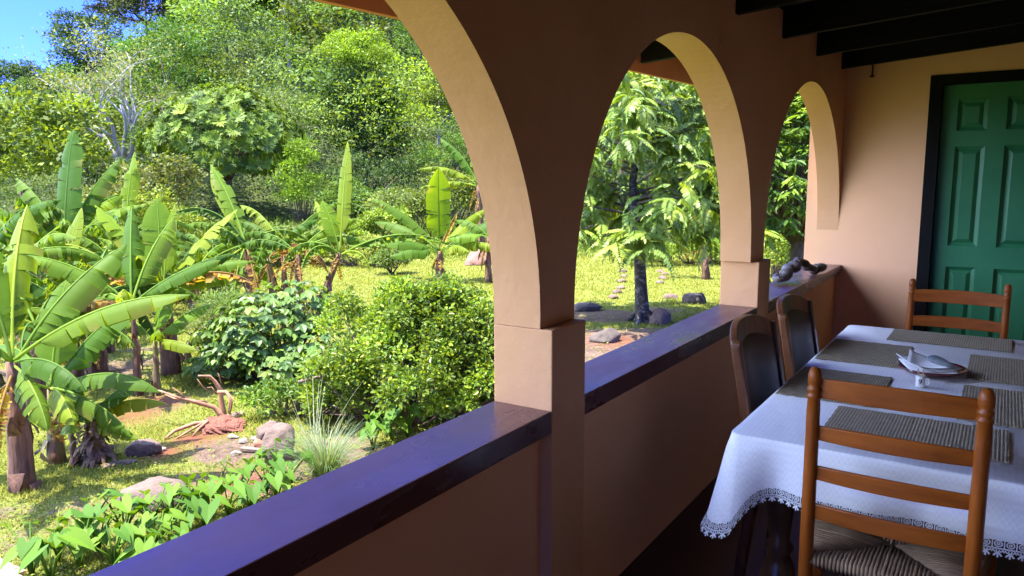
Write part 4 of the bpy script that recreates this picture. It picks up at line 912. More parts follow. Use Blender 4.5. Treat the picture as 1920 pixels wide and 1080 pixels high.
# ================================================================== TREES SEEN THROUGH THE ARCHES
def frond_tree():
    p = foot(1205, 603); g = gpt(p); t_ = thing('fern_leaved_tree', 'tree with dark lichen spotted trunk and long drooping fronds in the middle arch', 'tree', g)
    lx = lambda r_, a_, z: np.array([*(RH*r_+FH*a_), z])
    b = MB(); tp = [lx(0, 0, -.1), lx(-.01, 0, .15), lx(-.05, 0, .7), lx(-.10, 0, 1.4), lx(-.20, .05, 2.1), lx(-.25, .1, 2.9), lx(-.1, .2, 3.8), lx(0, .2, 5.0)]
    tube(b, tp, [.23, .155, .13, .115, .10, .08, .06, .03], 14)
    for k in range(5): a = k*1.3+.3; tube(b, [lx(.1*math.cos(a), .1*math.sin(a), .2), lx(.28*math.cos(a), .28*math.sin(a), .02), lx(.5*math.cos(a), .5*math.sin(a), -.06)], [.07, .05, .02], 6)
    b.build('trunk', BARKDARK, t_, smooth=True)
    b = MB(); tips = []
    for k in range(46):
        u = rng.uniform(.46, .98); i = u*(len(tp)-1); i0 = min(int(i), len(tp)-2); s = tp[i0]+(tp[i0+1]-tp[i0])*(i-i0); a = k*2.4+rng.uniform(-.4, .4); r_ = (2.9-1.4*max(0, u-.5)/.5)*rng.uniform(.6, 1.05)
        e = s+lx(r_*math.cos(a), r_*math.sin(a), rng.uniform(-.15, .7)-.4*(u < .45)); mdl = (s+e)/2+np.array([0, 0, .18])
        tube(b, [s, mdl, e], [.028, .016, .005], 6)
        for f in np.linspace(.34, 1, 9): tips.append((rng.randn(3)*.12+s*(1-f)**2+2*mdl*f*(1-f)+e*f*f, a))
    b.build('branches', BARK, t_, smooth=True)
    Ps, Ds, Ns, Ls, Ws, Cs = [], [], [], [], [], []
    for q, a in tips:
        for rep in range(3):
            aa = a+rng.uniform(-2.4, 2.4); e0 = rng.uniform(-.35, .45); L_ = rng.uniform(.4, .75); dr = rng.uniform(.7, 1.9); H3 = lx(math.cos(aa), math.sin(aa), 0); sd = np.cross(np.array([0, 0, 1.]), H3)
            pp = q+rng.randn(3)*.06; n = 13; cb = np.array([(.16, .24, .03), (.20, .29, .038), (.24, .31, .045), (.12, .19, .03)][rng.randint(4)])
            for i in range(n):
                s_ = (i+1)/n; e = e0-dr*s_**1.2; t3 = H3*math.cos(e)+np.array([0, 0, math.sin(e)]); pp = pp+t3*L_/n
                if i < 1: continue
                ll = .150*math.sin(PI*min(1, .22+.72*s_))*rng.uniform(.85, 1.15)+.03
                nn = unit(np.cross(sd, -t3))
                for sg in (1, -1):
                    Ps.append(pp); Ds.append(sg*sd*.8+t3*.5-nn*.38+rng.randn(3)*.06); Ns.append(nn+sg*sd*.35+rng.randn(3)*.08); Ls.append(ll); Ws.append(ll*.38); Cs.append(cb*rng.uniform(.85, 1.15))
                if i == n-1: Ps.append(pp); Ds.append(t3); Ns.append(nn); Ls.append(.14); Ws.append(.045); Cs.append(cb*1.15)
    V = leafcards(np.array(Ps), np.array(Ds), np.array(Ns), np.array(Ls), np.array(Ws)); C = np.array(Cs); yl = rng.rand(len(C)) < .006; C[yl] = (.35, .28, .03)
    quads_obj('crown', V, C, LEAF, t_)
frond_tree()
def mango(label, px, d, zc, rad, nros, L_, cols, tr=.18, bark=BARK):
    """rosettes of long narrow drooping leaves"""
    p = polar(px, d); g = gpt(p); t_ = thing('rosette_leaf_tree', label, 'tree', g); c = np.array([0, 0, zc]); rad = np.array(rad)
    v = unit(rng.randn(nros, 3)); v[:, 2] = np.where(v[:, 2] < -.5, -v[:, 2], v[:, 2]); Q = c+v*rad*(.62+.38*rng.rand(nros, 1)**.6)*(1+.10*vnoise(v[:, 0]*3, v[:, 1]*3+v[:, 2]*2, 1.6))[:, None]
    k = 9; tone = pal(cols, nros, .2); P = np.repeat(Q, k, 0)+.03*rng.randn(nros*k, 3); a = np.tile(np.arange(k)*2*PI/k, nros)+rng.rand(nros*k)*.6
    out = np.repeat(v, k, 0); D = np.stack([np.cos(a), np.sin(a), -.25-.6*rng.rand(nros*k)], 1)+out*.6; N_ = np.array([0, 0, 1.])+.3*rng.randn(nros*k, 3)+out*.5
    Ln = L_*rng.uniform(.7, 1.25, nros*k); V = leaf6(P, D, N_, Ln, Ln*.24, .1); C = np.repeat(np.repeat(tone, k, 0)*(1+.1*rng.randn(nros*k, 1)), 2, 0).clip(.01, .5)
    quads_obj('crown', V, C, LEAF, t_)
    b = MB(); tube(b, [(0, 0, -.2), (.05, 0, zc*.4), (0, .05, zc)], [tr*1.2, tr, tr*.6], 10)
    for q in Q[:40]: tube(b, [(0, 0, zc*.5), (c+q)/2*np.array([1, 1, .95]), q], [.05, .03, .01], 5)
    b.build('trunk', bark, t_, smooth=True)
mango('dense dark tree of long narrow leaves behind the farthest arch', 1500, 17.5, 2.9, (2.2, 2.2, 2.4), 1700, .25, [(.06, .13, .022), (.10, .18, .028), (.15, .24, .03), (.22, .30, .04)])
mango('dark tree of narrow leaves standing behind the end wall', 1630, 20, 3.0, (2.4, 2.4, 2.6), 500, .26, [(.035, .09, .022), (.06, .13, .028)])
# spiky plants in the farthest arch
def rosette(label, p, n, L_, w, cols, bud=False):
    g = gpt(p); t_ = thing('strap_leaf_plant', label, 'plant', g); b = MB()
    for i in range(n):
        a = i*2.4; el = rng.uniform(.35, 1.25); ln = L_*rng.uniform(.7, 1.1); H3 = np.array([math.cos(a), math.sin(a), 0]); s = np.array([-math.sin(a), math.cos(a), 0]); q = np.zeros(3); vs = []; K = 7
        cc = np.array(cols[rng.randint(len(cols))])*rng.uniform(.8, 1.2); cl_ = []
        for j in range(K+1):
            u = j/K; e = el-1.1*u*u; ww = w*math.sin(PI*(.12+.86*u))*.5; vs += [q-s*ww+np.array([0, 0, ww*.3]), q+s*ww+np.array([0, 0, ww*.3])]; cl_ += [tuple(cc)]*2; q = q+(H3*math.cos(e)+np.array([0, 0, math.sin(e)]))*ln/K
        b.add(vs, [(2*j, 2*j+1, 2*j+3, 2*j+2) for j in range(K)], cl_)
    b.build('leaves', LEAF, t_)
    if bud:
        b = MB(); lathe(b, [(.02, 0), (.03, .4), (.06, .5), (.07, .58), (.01, .75)], 0, 0, 0, 10); b.build('flower_spike', simple('red_bract', (.30, .07, .05), (.2, .1, .04), 8), t_, smooth=True)
rosette('spiky strap leaved plant with red flower spike in the farthest arch', polar(1482, 13.5), 22, .85, .10, [(.06, .14, .04), (.10, .2, .05)], True)
rosette('dark strap leaved plant beside the flower spike near the end wall', polar(1500, 12.5), 20, .8, .09, [(.04, .10, .03), (.07, .15, .04)])
rosette('low strap leaved plant left of the driftwood in the farthest arch', polar(1447, 11.5), 16, .6, .07, [(.10, .2, .03), (.16, .25, .04)])
# filler trees behind the arches
tree('bright leafy tree behind the fern leaved tree', 1150, 34, 6.5, (4.2, 4.2, 5.0), 36, 8000, .20, BRIGHT+MIX, group='trees behind the arches')
tree('pale green tree far right behind the middle arch', 1290, 38, 8, (4.6, 4.6, 6), 36, 8000, .22, PALE+MIX, group='trees behind the arches')
tree('dark tree between the two far arches', 1400, 33, 7.0, (4, 4, 5.5), 32, 7000, .20, DARK+MIX, group='trees behind the arches')
tree('tall green tree behind the dark narrow leaved tree', 1520, 30, 5.5, (3.6, 3.6, 4.0), 32, 7000, .2, MIX, group='trees behind the arches')
tree('tree hidden mostly by the first pillar', 1010, 40, 5.5, (4.2, 4.2, 4), 36, 8000, .22, MIX+PALE, group='trees behind the arches')

# ================================================================== THE FORESTED HILL
# single trees one can tell apart
HT = 'trees on the forested hillside'
tree('great dark spreading tree on the skyline at the top of the picture', 296, 104, 6.4, (7.0, 7.0, 3.2), 56, 13000, .34, [(.035, .05, .03), (.05, .065, .03), (.025, .04, .022)], tr=.3, flat=.45, clr=(.18, .32), low=-.5)
tree('dark dense tree on the skyline behind the bare pale branches', 195, 86, 6.2, (4.6, 4.6, 4.4), 46, 10500, .28, [(.025, .06, .02), (.04, .08, .025), (.055, .10, .03)], tr=.3, flat=.6, clr=(.22, .38), low=-.8)
tree('dark rounded tree alone on the low skyline at far left', 52, 104, 6.0, (4.6, 4.6, 2.6), 36, 8000, .30, [(.03, .065, .03), (.05, .09, .035)], tr=.3, flat=.55, clr=(.22, .36), low=-.5)
tree('flat topped dark green tree below the far left skyline tree', 85, 88, 4.0, (4.8, 4.8, 1.6), 30, 7000, .28, [(.05, .10, .025), (.07, .12, .03)], flat=.5, low=-.6)
tree('flat topped bright yellow green tree right of the bare branches', 400, 92, 9.0, (6.4, 6.4, 1.9), 40, 10000, .30, [(.15, .20, .025), (.19, .23, .03), (.11, .17, .025)], flat=.4, clr=(.2, .34), low=-.1)
tree('rounded tree with bright yellow top and dark vine hung sides', 688, 50, 6.4, (3.2, 3.2, 4.8), 90, 17000, .18, [(.06, .12, .03), (.045, .09, .028), (.09, .16, .03), (.03, .06, .02)], flat=.8, clr=(.16, .28), low=-.9)
tree('bright yellow green tree capping the rounded vine hung tree', 685, 50.2, 9.9, (2.9, 2.9, 1.7), 34, 6500, .18, [(.17, .27, .02), (.21, .31, .03), (.13, .23, .02)], flat=.6, clr=(.25, .4), low=-.3, limbs=False)
tree('pale leafed tree left of the rounded vine hung tree', 555, 70, 8.2, (4.2, 4.2, 5.0), 50, 10000, .24, PALE, bark=BARKPALE, clr=(.18, .32))
tree('light green tree spreading near the top right of the hill view', 615, 92, 8.5, (7, 7, 4.6), 60, 13000, .30, [(.13, .19, .045), (.17, .23, .06), (.09, .15, .035)], clr=(.16, .3))
tree('tall light green tree just left of the arch edge', 740, 76, 7.5, (5.0, 5.0, 5.0), 60, 11000, .28, [(.13, .20, .04), (.09, .15, .03)], clr=(.18, .3), low=-.9)
tree('deep green tree touching the arch soffit', 795, 64, 8.5, (3.4, 3.4, 4.6), 50, 9000, .23, [(.035, .10, .02), (.05, .13, .025)], clr=(.2, .34), low=-.9)
tree('ragged pale tree against the lower arch edge', 825, 54, 6.0, (3.4, 3.4, 3.8), 36, 8000, .20, PALE+BRIGHT, bark=BARKPALE, clr=(.18, .34))
tree('feathery bushy green tree low beside the arch edge', 850, 46, 3.9, (2.8, 2.8, 2.6), 30, 7500, .17, [(.07, .15, .03), (.11, .19, .04)], aspect=.3, clr=(.22, .36))
tree('dark grey green tree shading the forest foot', 700, 46, 2.6, (3.6, 3.6, 2.4), 50, 8000, .17, [(.03, .065, .028), (.05, .095, .035), (.075, .13, .045)], clr=(.18, .32), low=-.9)
tree('deep green rounded tree behind the middle banana clump', 322, 56, 6.2, (4.6, 4.6, 3.8), 44, 9500, .21, [(.04, .10, .018), (.06, .14, .025), (.08, .16, .03)], clr=(.2, .36))
tree('grey green mid slope tree below the bright flat topped tree', 440, 74, 7.4, (6.0, 6.0, 4.2), 50, 11000, .25, [(.07, .12, .035), (.10, .15, .05), (.05, .09, .03)], clr=(.17, .3))
tree('leafy tree with big pale leaves at the left edge of the hill foot', 40, 44, 4.3, (4.6, 4.6, 3.3), 50, 7000, .30, [(.17, .24, .03), (.12, .19, .03), (.07, .12, .025), (.22, .28, .05)], clr=(.18, .32), aspect=.55, w=[.3, .3, .25, .15], limbs=False)
tree('mid green tree between the left edge tree and the bare branches', 165, 60, 2.9, (4.0, 4.0, 2.3), 44, 7000, .22, [(.09, .14, .03), (.12, .17, .04)], clr=(.18, .32))
tree('bushy dark tree left of the large lobed leaf tree', 262, 46, 2.2, (2.6, 2.6, 2.0), 36, 6500, .19, DARK+MIX, clr=(.2, .34))
tree('green tree high on the hill under the bamboo', 480, 100, 8, (6, 6, 4), 40, 9000, .32, MIX, clr=(.18, .32))
# breadfruit-like tree: rosettes of big lobed leaves
def lobed_tree():
    p = polar(425, 47); g = gpt(p); t_ = thing('lobed_leaf_tree', 'large tree with glossy star shaped rosettes of big lobed leaves at the hill foot', 'tree', g, 0, HT)
    c = np.array([0, 0, 4.4]); n = 700; v = unit(rng.randn(n, 3)); v[:, 2] = np.abs(v[:, 2])-.35*(rng.rand(n) < .4); v = unit(v); Q = c+v*np.array([4.9, 4.4, 3.6])*(.7+.3*rng.rand(n, 1)**.6)*(1+.12*vnoise(v[:, 0]*4, v[:, 2]*4, 1.5))[:, None]
    tone = pal([(.10, .17, .025), (.15, .23, .03), (.055, .10, .022), (.20, .28, .03)], n, .15, w=[.35, .3, .2, .15]); Vs = []; Cs = []
    k = 8; P = np.repeat(Q, k, 0); a = np.tile(np.arange(k)*2*PI/k, n)+rng.rand(n*k)*.5; out = np.repeat(v, k, 0); S0 = unit(np.cross(out, np.array([0, 0, 1.])+.01)); U0 = np.cross(S0, out); D = S0*np.cos(a)[:, None]+U0*np.sin(a)[:, None]+out*.35+np.array([0, 0, .15]); N_ = np.array([0, 0, .5])+.25*rng.randn(n*k, 3)+out*.9
    Ln = rng.uniform(.38, .62, n*k); C = np.repeat(tone, k, 0)*(1+.1*rng.randn(n*k, 1)); D = unit(D); S = unit(np.cross(N_, D))
    Vs.append(leafcards(P, D, N_, Ln, Ln*.30)); Cs.append(C)
    for f in (.35, .6):
        for sg in (1, -1): Vs.append(leafcards(P+D*(Ln*f*.8)[:, None], D*.7+sg*S*.75, N_, Ln*.42, Ln*.13)); Cs.append(C)
    quads_obj('crown', np.concatenate(Vs), np.concatenate(Cs).clip(.01, .5), FOREST, t_)
    b = MB(); tube(b, [(0, 0, -.3), (.1, 0, 2), (0, .1, 4)], [.3, .24, .16], 9)
    for q in Q[:14]: tube(b, [(0, .05, 2.6), c*.6+q*.4, c*.3+q*.7], [.1, .05, .02], 5)
    b.build('trunk', BARK, t_, smooth=True)
lobed_tree()
# bare pale tree
def bare_tree():
    p = polar(232, 50); g = gpt(p); t_ = thing('bare_tree', 'sparse tree with bare pale grey branches in front of the dark skyline tree', 'tree', g, 0, HT); b = MB(); tips = []
    def grow(q, d_, L_, r, lev):
        pts = [q]; rr = [r]; x = q.copy(); dd_ = d_.copy()
        for i in range(5):
            dd_ = unit(dd_+rng.randn(3)*.20+np.array([0, 0, .04])); x = x+dd_*L_/5; pts.append(x.copy()); rr.append(r*(1-.12*(i+1)))
            if lev >= 2: tips.append(x.copy())
        tube(b, pts, rr, 6)
        if lev < 4:
            for k in range(3 if lev < 3 else 2):
                a = rng.rand()*2*PI; o = np.array([*(RH*math.cos(a)*1.3+FH*math.sin(a)*.8), rng.uniform(-.15, .8)]); i = rng.randint(2, 6); grow(pts[i], unit(dd_*.75+o*.75), L_*rng.uniform(.55, .8), rr[i]*.66, lev+1)
    for k in range(4):
        a = -.6+k*1.4; grow(np.array([.3*k-.4, 0, 3.2]), unit(np.array([*(RH*(.30*(k-1.5))), 1.0])), 3.8, .17, 0)
    tube(b, [(0, 0, -.5), (.1, 0, 1.6), (0, 0, 3.4)], [.35, .28, .24], 8)
    b.build('branches', simple('bleached_bark', (.46, .42, .36), (.32, .28, .23), 5, .8, .3), t_, smooth=True)
    T = np.array(tips); i = rng.choice(len(T), 2600); P = T[i]+rng.randn(2600, 3)*np.array([.35, .35, .22]); D = rng.randn(2600, 3); N_ = np.array([0, 0, 1.])+.5*rng.randn(2600, 3)
    Ln = rng.uniform(.12, .26, 2600); quads_obj('crown', leafcards(P, D, N_, Ln, Ln*.5), pal([(.17, .20, .07), (.13, .17, .05), (.22, .23, .10)], 2600), FOREST, t_)
bare_tree()
# bamboo clump and palm and dry scrub near the top
def bamboo(label, px, d, h, n, spread):
    p = polar(px, d); g = gpt(p); t_ = thing('bamboo_clump', label, 'bamboo', g, 0, HT); b = MB(); Ps = []; Ds = []
    for k in range(n):
        a = rng.rand()*2*PI; H3 = np.array([math.cos(a), math.sin(a), 0]); q = H3*rng.rand()*1.0; hh = h*rng.uniform(.65, 1.05); pts = []
        for i in range(9):
            u = i/8; x = q+H3*spread*u**2.3+np.array([0, 0, hh*(u-.16*u**4)]); pts.append(x)
            if u > .3:
                m_ = 46; Ps.append(x+rng.randn(m_, 3)*np.array([.55, .55, .45])); Ds.append(H3*.5+np.array([0, 0, -.8])+.6*rng.randn(m_, 3))
        tube(b, pts, np.linspace(.06, .015, 9), 5)
    P = np.concatenate(Ps); D = np.concatenate(Ds); N_ = np.array([0, 0, 1.])+.7*rng.randn(len(P), 3); Ln = rng.uniform(.35, .65, len(P))
    quads_obj('crown', leafcards(P, D, N_, Ln, Ln*.20), pal([(.08, .15, .035), (.06, .11, .03), (.12, .19, .04)], len(P)), FOREST, t_); b.build('culms', simple('culm', (.16, .19, .06), None, 5, .5, 0), t_, smooth=True)
bamboo('feathery bamboo clump leaning near the top of the hill', 430, 108, 15, 34, 4.0)
bamboo('second feathery bamboo clump right of the first at the top of the hill', 352, 112, 13, 24, 3.6)
def palm(label, px, d, h):
    p = polar(px, d); g = gpt(p); t_ = thing('palm_tree', label, 'palm', g, 0, HT); b = MB(); tube(b, [(0, 0, -.3), (.2, 0, h*.5), (.1, .1, h)], [.2, .16, .14], 8); b.build('trunk', BARKPALE, t_, smooth=True)
    Ps, Ds, Ns = [], [], []
    for k in range(17):
        a = k*2.4; H3 = np.array([math.cos(a), math.sin(a), 0]); s = np.array([-math.sin(a), math.cos(a), 0]); e0 = rng.uniform(-.2, 1.2); x = np.array([.1, .1, h])
        for i in range(16):
            u = i/15; e = e0-1.3*u*u; t3 = H3*math.cos(e)+np.array([0, 0, math.sin(e)]); x = x+t3*.19
            for sg in (1, -1): Ps.append(x); Ds.append(sg*s+t3*.6+np.array([0, 0, -.35])); Ns.append(np.cross(t3, s)*-1)
    n = len(Ps); Ln = np.full(n, .75); quads_obj('crown', leafcards(np.array(Ps), np.array(Ds), np.array(Ns), Ln, Ln*.09), pal([(.08, .13, .06), (.11, .16, .07)], n), FOREST, t_)
palm('grey green palm rising beside the bamboo near the top of the hill', 516, 100, 12.5)
# the rest of the forest reads as one mass
Vs, Cs = [], []; fb = MB()
feature = [polar(*q) for q in ((232,52),(215,49),(250,54),(232,47),(225,58),(285,104),(190,86),(52,104),(85,88),(400,92),(690,58),(555,70),(615,92),(735,78),(792,64),(825,54),(850,46),(690,50),(322,56),(440,74),(40,44),(165,60),(240,47),(425,47),(236,63),(430,108),(480,100))]
PALS = [MIX, MIX, DARK, BRIGHT, PALE, OLIVE, [(.06, .12, .02), (.09, .16, .03)], [(.10, .17, .04), (.13, .20, .05)]]
pts_ = []; tries = 0
while len(pts_) < 300 and tries < 9000:
    tries += 1; px = rng.uniform(-160, 1760); d = 47*(138/47)**rng.rand(); p = polar(px, d)
    if any(math.hypot(p[0]-q[0], p[1]-q[1]) < 3.6+.022*d for q in pts_) or any(math.hypot(p[0]-q[0], p[1]-q[1]) < (2.6 if i_ < 5 else 2.2) for i_, q in enumerate(feature)): continue
    if 960 < px and d > 85: continue
    if px < 330 and d > 96: continue
    pts_.append(p)
    g = gpt(p); hz = rng.uniform(3.6, 6.0)+.022*d*(px > 250); r = rng.uniform(2.8, 4.4)+.012*d
    if 180 < px < 280 and d > 60: hz *= .75
    if px < 180: hz *= .72; r *= .85
    rz = r*rng.uniform(.75, 1.15); zmax = 1.5+d*math.tan(math.radians(np.interp(px, [-160, 60, 130, 200, 270, 330, 370, 430, 480], [5.5, 6.0, 7.2, 8.6, 9.2, 10.4, 11.6, 13.6, 30])))
    if g[2]+hz+rz*1.15 > zmax:
        hz = zmax-g[2]-rz*1.15
        if hz < 1.2: r *= .7; rz *= .55; hz = zmax-g[2]-rz*1.15
        if hz < .5: continue
    V, C, CC = crown((g[0], g[1], g[2]+hz), (r, r, rz), int(18+rng.rand()*12), int(2600*rng.uniform(.8, 1.2)), .0042*d*rng.uniform(.7, 1.5), np.array(PALS[rng.randint(len(PALS))])*rng.uniform(.55, 1.4)*np.array([rng.uniform(.85, 1.15), 1, rng.uniform(.55, .95)]), clr=(.24, .38), shell=.7, up=.35, aspect=rng.uniform(.32, .6), flat=rng.uniform(.5, .85), low=-.6)
    Vs.append(V); Cs.append(C)
    if rng.rand() < .1:
        for q in CC[:4]: tube(fb, [(g[0], g[1], g[2]+hz*.4), (np.array([g[0], g[1], g[2]+hz*.8])+q)/2, q], [.10, .06, .03], 4)
tag(quads_obj('forest', np.concatenate(Vs), np.concatenate(Cs), FOREST), 'dense mixed green forest covering the hillside between the single trees', 'forest', kind='stuff')
# low undergrowth filling the forest floor
n = 70000; px = rng.uniform(-200, 1780, n); d = 42*(120/42)**rng.rand(n); v = RR[None, :2]*((px-960)/FPX)[:, None]+FF[None, :2]; v = unit(v); P2 = CAM[:2]+v*d[:, None]
P = np.stack([P2[:, 0], P2[:, 1], ground_z(P2[:, 0], P2[:, 1])+rng.rand(n)**1.5*(1.2+.8*vnoise(P2[:, 0], P2[:, 1], .3))], 1); D = rng.randn(n, 3)+np.array([0, 0, .4]); N_ = np.array([0, 0, 1.])+.6*rng.randn(n, 3); Ln = .0040*d*rng.uniform(.6, 1.4, n)
tag(quads_obj('undergrowth', leafcards(P, D, N_, Ln, Ln*.5), pal([(.05, .10, .022), (.08, .14, .03), (.11, .17, .04)], n), FOREST), 'tangled green undergrowth between the trees on the hillside', 'undergrowth', kind='stuff')
# tall weeds between lawn and forest
n = 60000; px = rng.uniform(-150, 1700, n); d = rng.uniform(27, 45, n); v = unit(RR[None, :2]*((px-960)/FPX)[:, None]+FF[None, :2]); P2 = CAM[:2]+v*d[:, None]
k = (vnoise(P2[:, 0], P2[:, 1], .55)+.9*smooth(29, 42, d) > .15); P2 = P2[k]; d = d[k]; n = len(d)
P = np.stack([P2[:, 0], P2[:, 1], ground_z(P2[:, 0], P2[:, 1])+rng.rand(n)*.55*(.5+smooth(28, 42, d))], 1); D = rng.randn(n, 3)*.5+np.array([0, 0, .8]); N_ = rng.randn(n, 3)+np.array([0, 0, .5]); Ln = .006*d*rng.uniform(.6, 1.4, n)
tag(quads_obj('tall_weeds', leafcards(P, D, N_, Ln, Ln*.28), pal([(.14, .20, .04), (.19, .24, .055), (.09, .15, .03)], n), FOREST), 'tall yellow green weeds along the far edge of the lawn', 'weeds', kind='stuff')

# ================================================================== SMALL PLANTS, STONES, WOOD IN THE YARD
def taro(label, p, n, L_, hgt):
    g = gpt(p); t_ = thing('taro_plant', label, 'taro', g, 0, 'taro plants along the parapet')
    for k in range(n):
        a = k*2.4+rng.uniform(-.6, .6); hh = hgt*rng.uniform(.65, 1.1); H3 = np.array([math.cos(a), math.sin(a), 0]); q = H3*hh*rng.uniform(.3, .6)+np.array([0, 0, hh]); b = MB()
        c0 = np.array([(.075, .155, .012), (.10, .185, .014), (.055, .13, .012)][rng.randint(3)]); tube(b, [(0, 0, 0), H3*hh*.15+np.array([0, 0, hh*.55]), q], [.010, .008, .005], 5, tuple(c0*.9))
        ln = L_*rng.uniform(.7, 1.15); az = a+rng.uniform(-.5, .5); F3 = np.array([math.cos(az)*.85, math.sin(az)*.85, rng.uniform(-.75, -.25)]); F3 = unit(F3); s = unit(np.cross(np.array([0, 0, 1.]), F3)); nn = np.cross(F3, s)
        out = [(-.0, .0), (-.26, .16), (-.38, .30), (-.26, .42), (0, .44), (.25, .38), (.5, .25), (.75, .10), (.95, 0)]
        for sg in (1, -1):
            vs = [q+F3*ln*u+sg*s*ln*w+nn*ln*(.22*abs(w)-.15*max(0, u)**2) for u, w in out]; mid = [q+F3*ln*u-nn*ln*.15*max(0, u)**2 for u in (0, .25, .5, .75)]
            V_ = vs+mid[1:]; i0 = len(vs)
            fs = [(0, 1, 2, 3), (0, 3, 4), (0, 4, 5, i0), (i0, 5, 6, i0+1), (i0+1, 6, 7, i0+2), (i0+2, 7, 8)]
            if sg < 0: fs = [tuple(reversed(f)) for f in fs]
            b.add(V_, fs, tuple(c0*rng.uniform(.9, 1.1)))
        b.build('leaf', TAROM, t_, smooth=True)
tpos = [(60, 1062), (95, 1075), (110, 1035), (150, 1050), (185, 1020), (165, 1005), (215, 1050), (235, 1000), (255, 1030), (285, 985), (300, 1010), (325, 968), (345, 995), (365, 950), (385, 975), (405, 935), (430, 955), (455, 925), (470, 945), (500, 912), (520, 925), (515, 885), (545, 900), (270, 1060), (320, 1040), (700, 835), (735, 818), (765, 812)]
tl = ['farthest left taro at the bottom edge, beside the pale boards', 'low taro with small leaves at the bottom edge of the picture', 'taro standing out on the open grass near the boards', 'taro with a heart shaped leaf facing the camera near the bottom left',
      'taro with upright leaves before the bare soil', 'small taro behind the front row on the grass edge', 'taro close to the parapet cap, low down at left', 'tall taro with large hanging leaf at left of the row',
      'leafy taro in the middle of the left half of the row', 'taro just below the flat boulder', 'broad taro between the flat boulder and the parapet', 'taro at the right foot of the flat boulder', 'taro with drooping leaves under the flat boulder',
      'tall taro right of the flat boulder', 'taro crowding the middle of the row', 'taro with light leaf tips above the row middle', 'taro hanging over the cap edge right of the middle', 'taro with raised leaves left of the lemongrass', 'dense taro near the lemongrass foot', 'taro with single tall leaf left of the lemongrass', 'taro touching the lemongrass blades', 'high taro between the angular rock and the lemongrass', 'taro tucked against the lemongrass base', 'taro half under the cap, second from the bottom left', 'taro half under the cap below the flat boulder',
      'dark taro under the citrus bush, left one', 'dark taro under the citrus bush, middle one', 'dark taro under the citrus bush nearest the pillar']
for (px, py), l in zip(tpos, tl): taro('bright '+l if not l.startswith('dark') else l, foot(px, py+14), rng.randint(5, 9), rng.uniform(.13, .19), rng.uniform(.26, .38))
# lemongrass
def blades(label, p, n, L_, spread, w, cols, name, cat, dr=(.6, 1.6)):
    g = gpt(p); Vs = []; Cs = []
    for k in range(n):
        a = rng.rand()*2*PI; H3 = np.array([math.cos(a), math.sin(a), 0]); s = np.array([-math.sin(a), math.cos(a), 0]); q = H3*rng.rand()*spread*.3; ln = L_*rng.uniform(.6, 1.1); e0 = rng.uniform(.9, 1.5); d_ = rng.uniform(*dr); c = np.array(cols[rng.randint(len(cols))])*rng.uniform(.8, 1.2); K = 6; ps = [q]
        for i in range(K): e = e0-d_*((i+.5)/K)**1.6; q = q+(H3*math.cos(e)+np.array([0, 0, math.sin(e)]))*ln/K; ps.append(q)
        for i in range(K):
            w0, w1 = w*(1-.85*(i/K)), w*(1-.85*((i+1)/K)); Vs.append([ps[i]-s*w0, ps[i]+s*w0, ps[i+1]+s*w1, ps[i+1]-s*w1]); Cs.append(c)
    o = quads_obj(name, np.array(Vs), np.array(Cs), LEAF); o.location = g; return tag(o, label, cat)
blades('arching blue green lemongrass clump beside the parapet', foot(612, 900), 460, .64, .35, .0050, [(.12, .19, .075), (.16, .23, .10), (.09, .15, .055), (.22, .24, .12)], 'lemongrass', 'grass clump')
blades('few tall thin grass stalks standing left of the lemongrass', foot(590, 868), 16, 1.05, .3, .004, [(.26, .31, .16), (.30, .32, .18)], 'tall_grass', 'grass clump', dr=(.1, .5))
# rocks
def rock(label, p, sx, sy, sz, rot, m_=ROCK, sink=.25, seed=0, name='rock', group='rocks in the yard', blocky=.0):
    r = np.random.RandomState(seed); bm = bmesh.new(); bmesh.ops.create_icosphere(bm, subdivisions=4, radius=1)
    pl = [(unit(r.randn(3)), r.uniform(.55, .85)) for _ in range(9)]
    for v in bm.verts:
        q = np.array(v.co)
        for n_, h_ in pl:
            dp = q@n_
            if dp > h_: q = q-n_*(dp-h_)*(.75+blocky*.25)
        q = q*(1+.05*math.sin(q[0]*5+seed)*math.cos(q[1]*6+q[2]*4)+.02*math.sin(q[0]*17+q[1]*13+q[2]*15)); v.co = q*np.array([sx, sy, sz])
    me_ = bpy.data.meshes.new(name); bm.to_mesh(me_); bm.free(); me_.materials.append(m_); me_.polygons.foreach_set('use_smooth', [True]*len(me_.polygons))
    o = bpy.data.objects.new(name, me_); COL.objects.link(o); g = gpt(p); o.location = (g[0], g[1], g[2]+sz*(1-2*sink)*.6); o.rotation_euler = (0, 0, rot); return tag(o, label, 'rock', group)
cy_ = math.radians(33.3)
rock('broad flat topped brown boulder above the taro row', foot(285, 945), .40, .24, .20, cy_, seed=3)
rock('brown rock at the left end of the strip of red soil', foot(272, 848), .20, .14, .13, cy_+.3, seed=5)
rock('tall angular brown rock left of the lemongrass', foot(528, 862), .20, .18, .30, cy_+.5, seed=8, blocky=.8)
rock('sloping brown rock leaning behind the angular one', foot(508, 830), .17, .15, .20, cy_-.4, seed=11, blocky=.8)
rock('small reddish stone beside the angular rock', foot(487, 838), .075, .06, .07, .4, simple('red_stone', (.34, .15, .08), (.24, .10, .055), 8, .9, .6), seed=12)
rock('small white stone above the stone heap', foot(438, 820), .075, .05, .04, .2, ROCKP, seed=13)
rock('pale tan stone in the stone heap, upper one', foot(458, 830), .06, .05, .04, .9, ROCKP, seed=14)
rock('pale tan stone left of the piece of plank', foot(443, 852), .06, .05, .04, 1.4, ROCKP, seed=15)
rock('little white stone against the reddish one', foot(477, 826), .05, .04, .035, .1, ROCKP, seed=16)
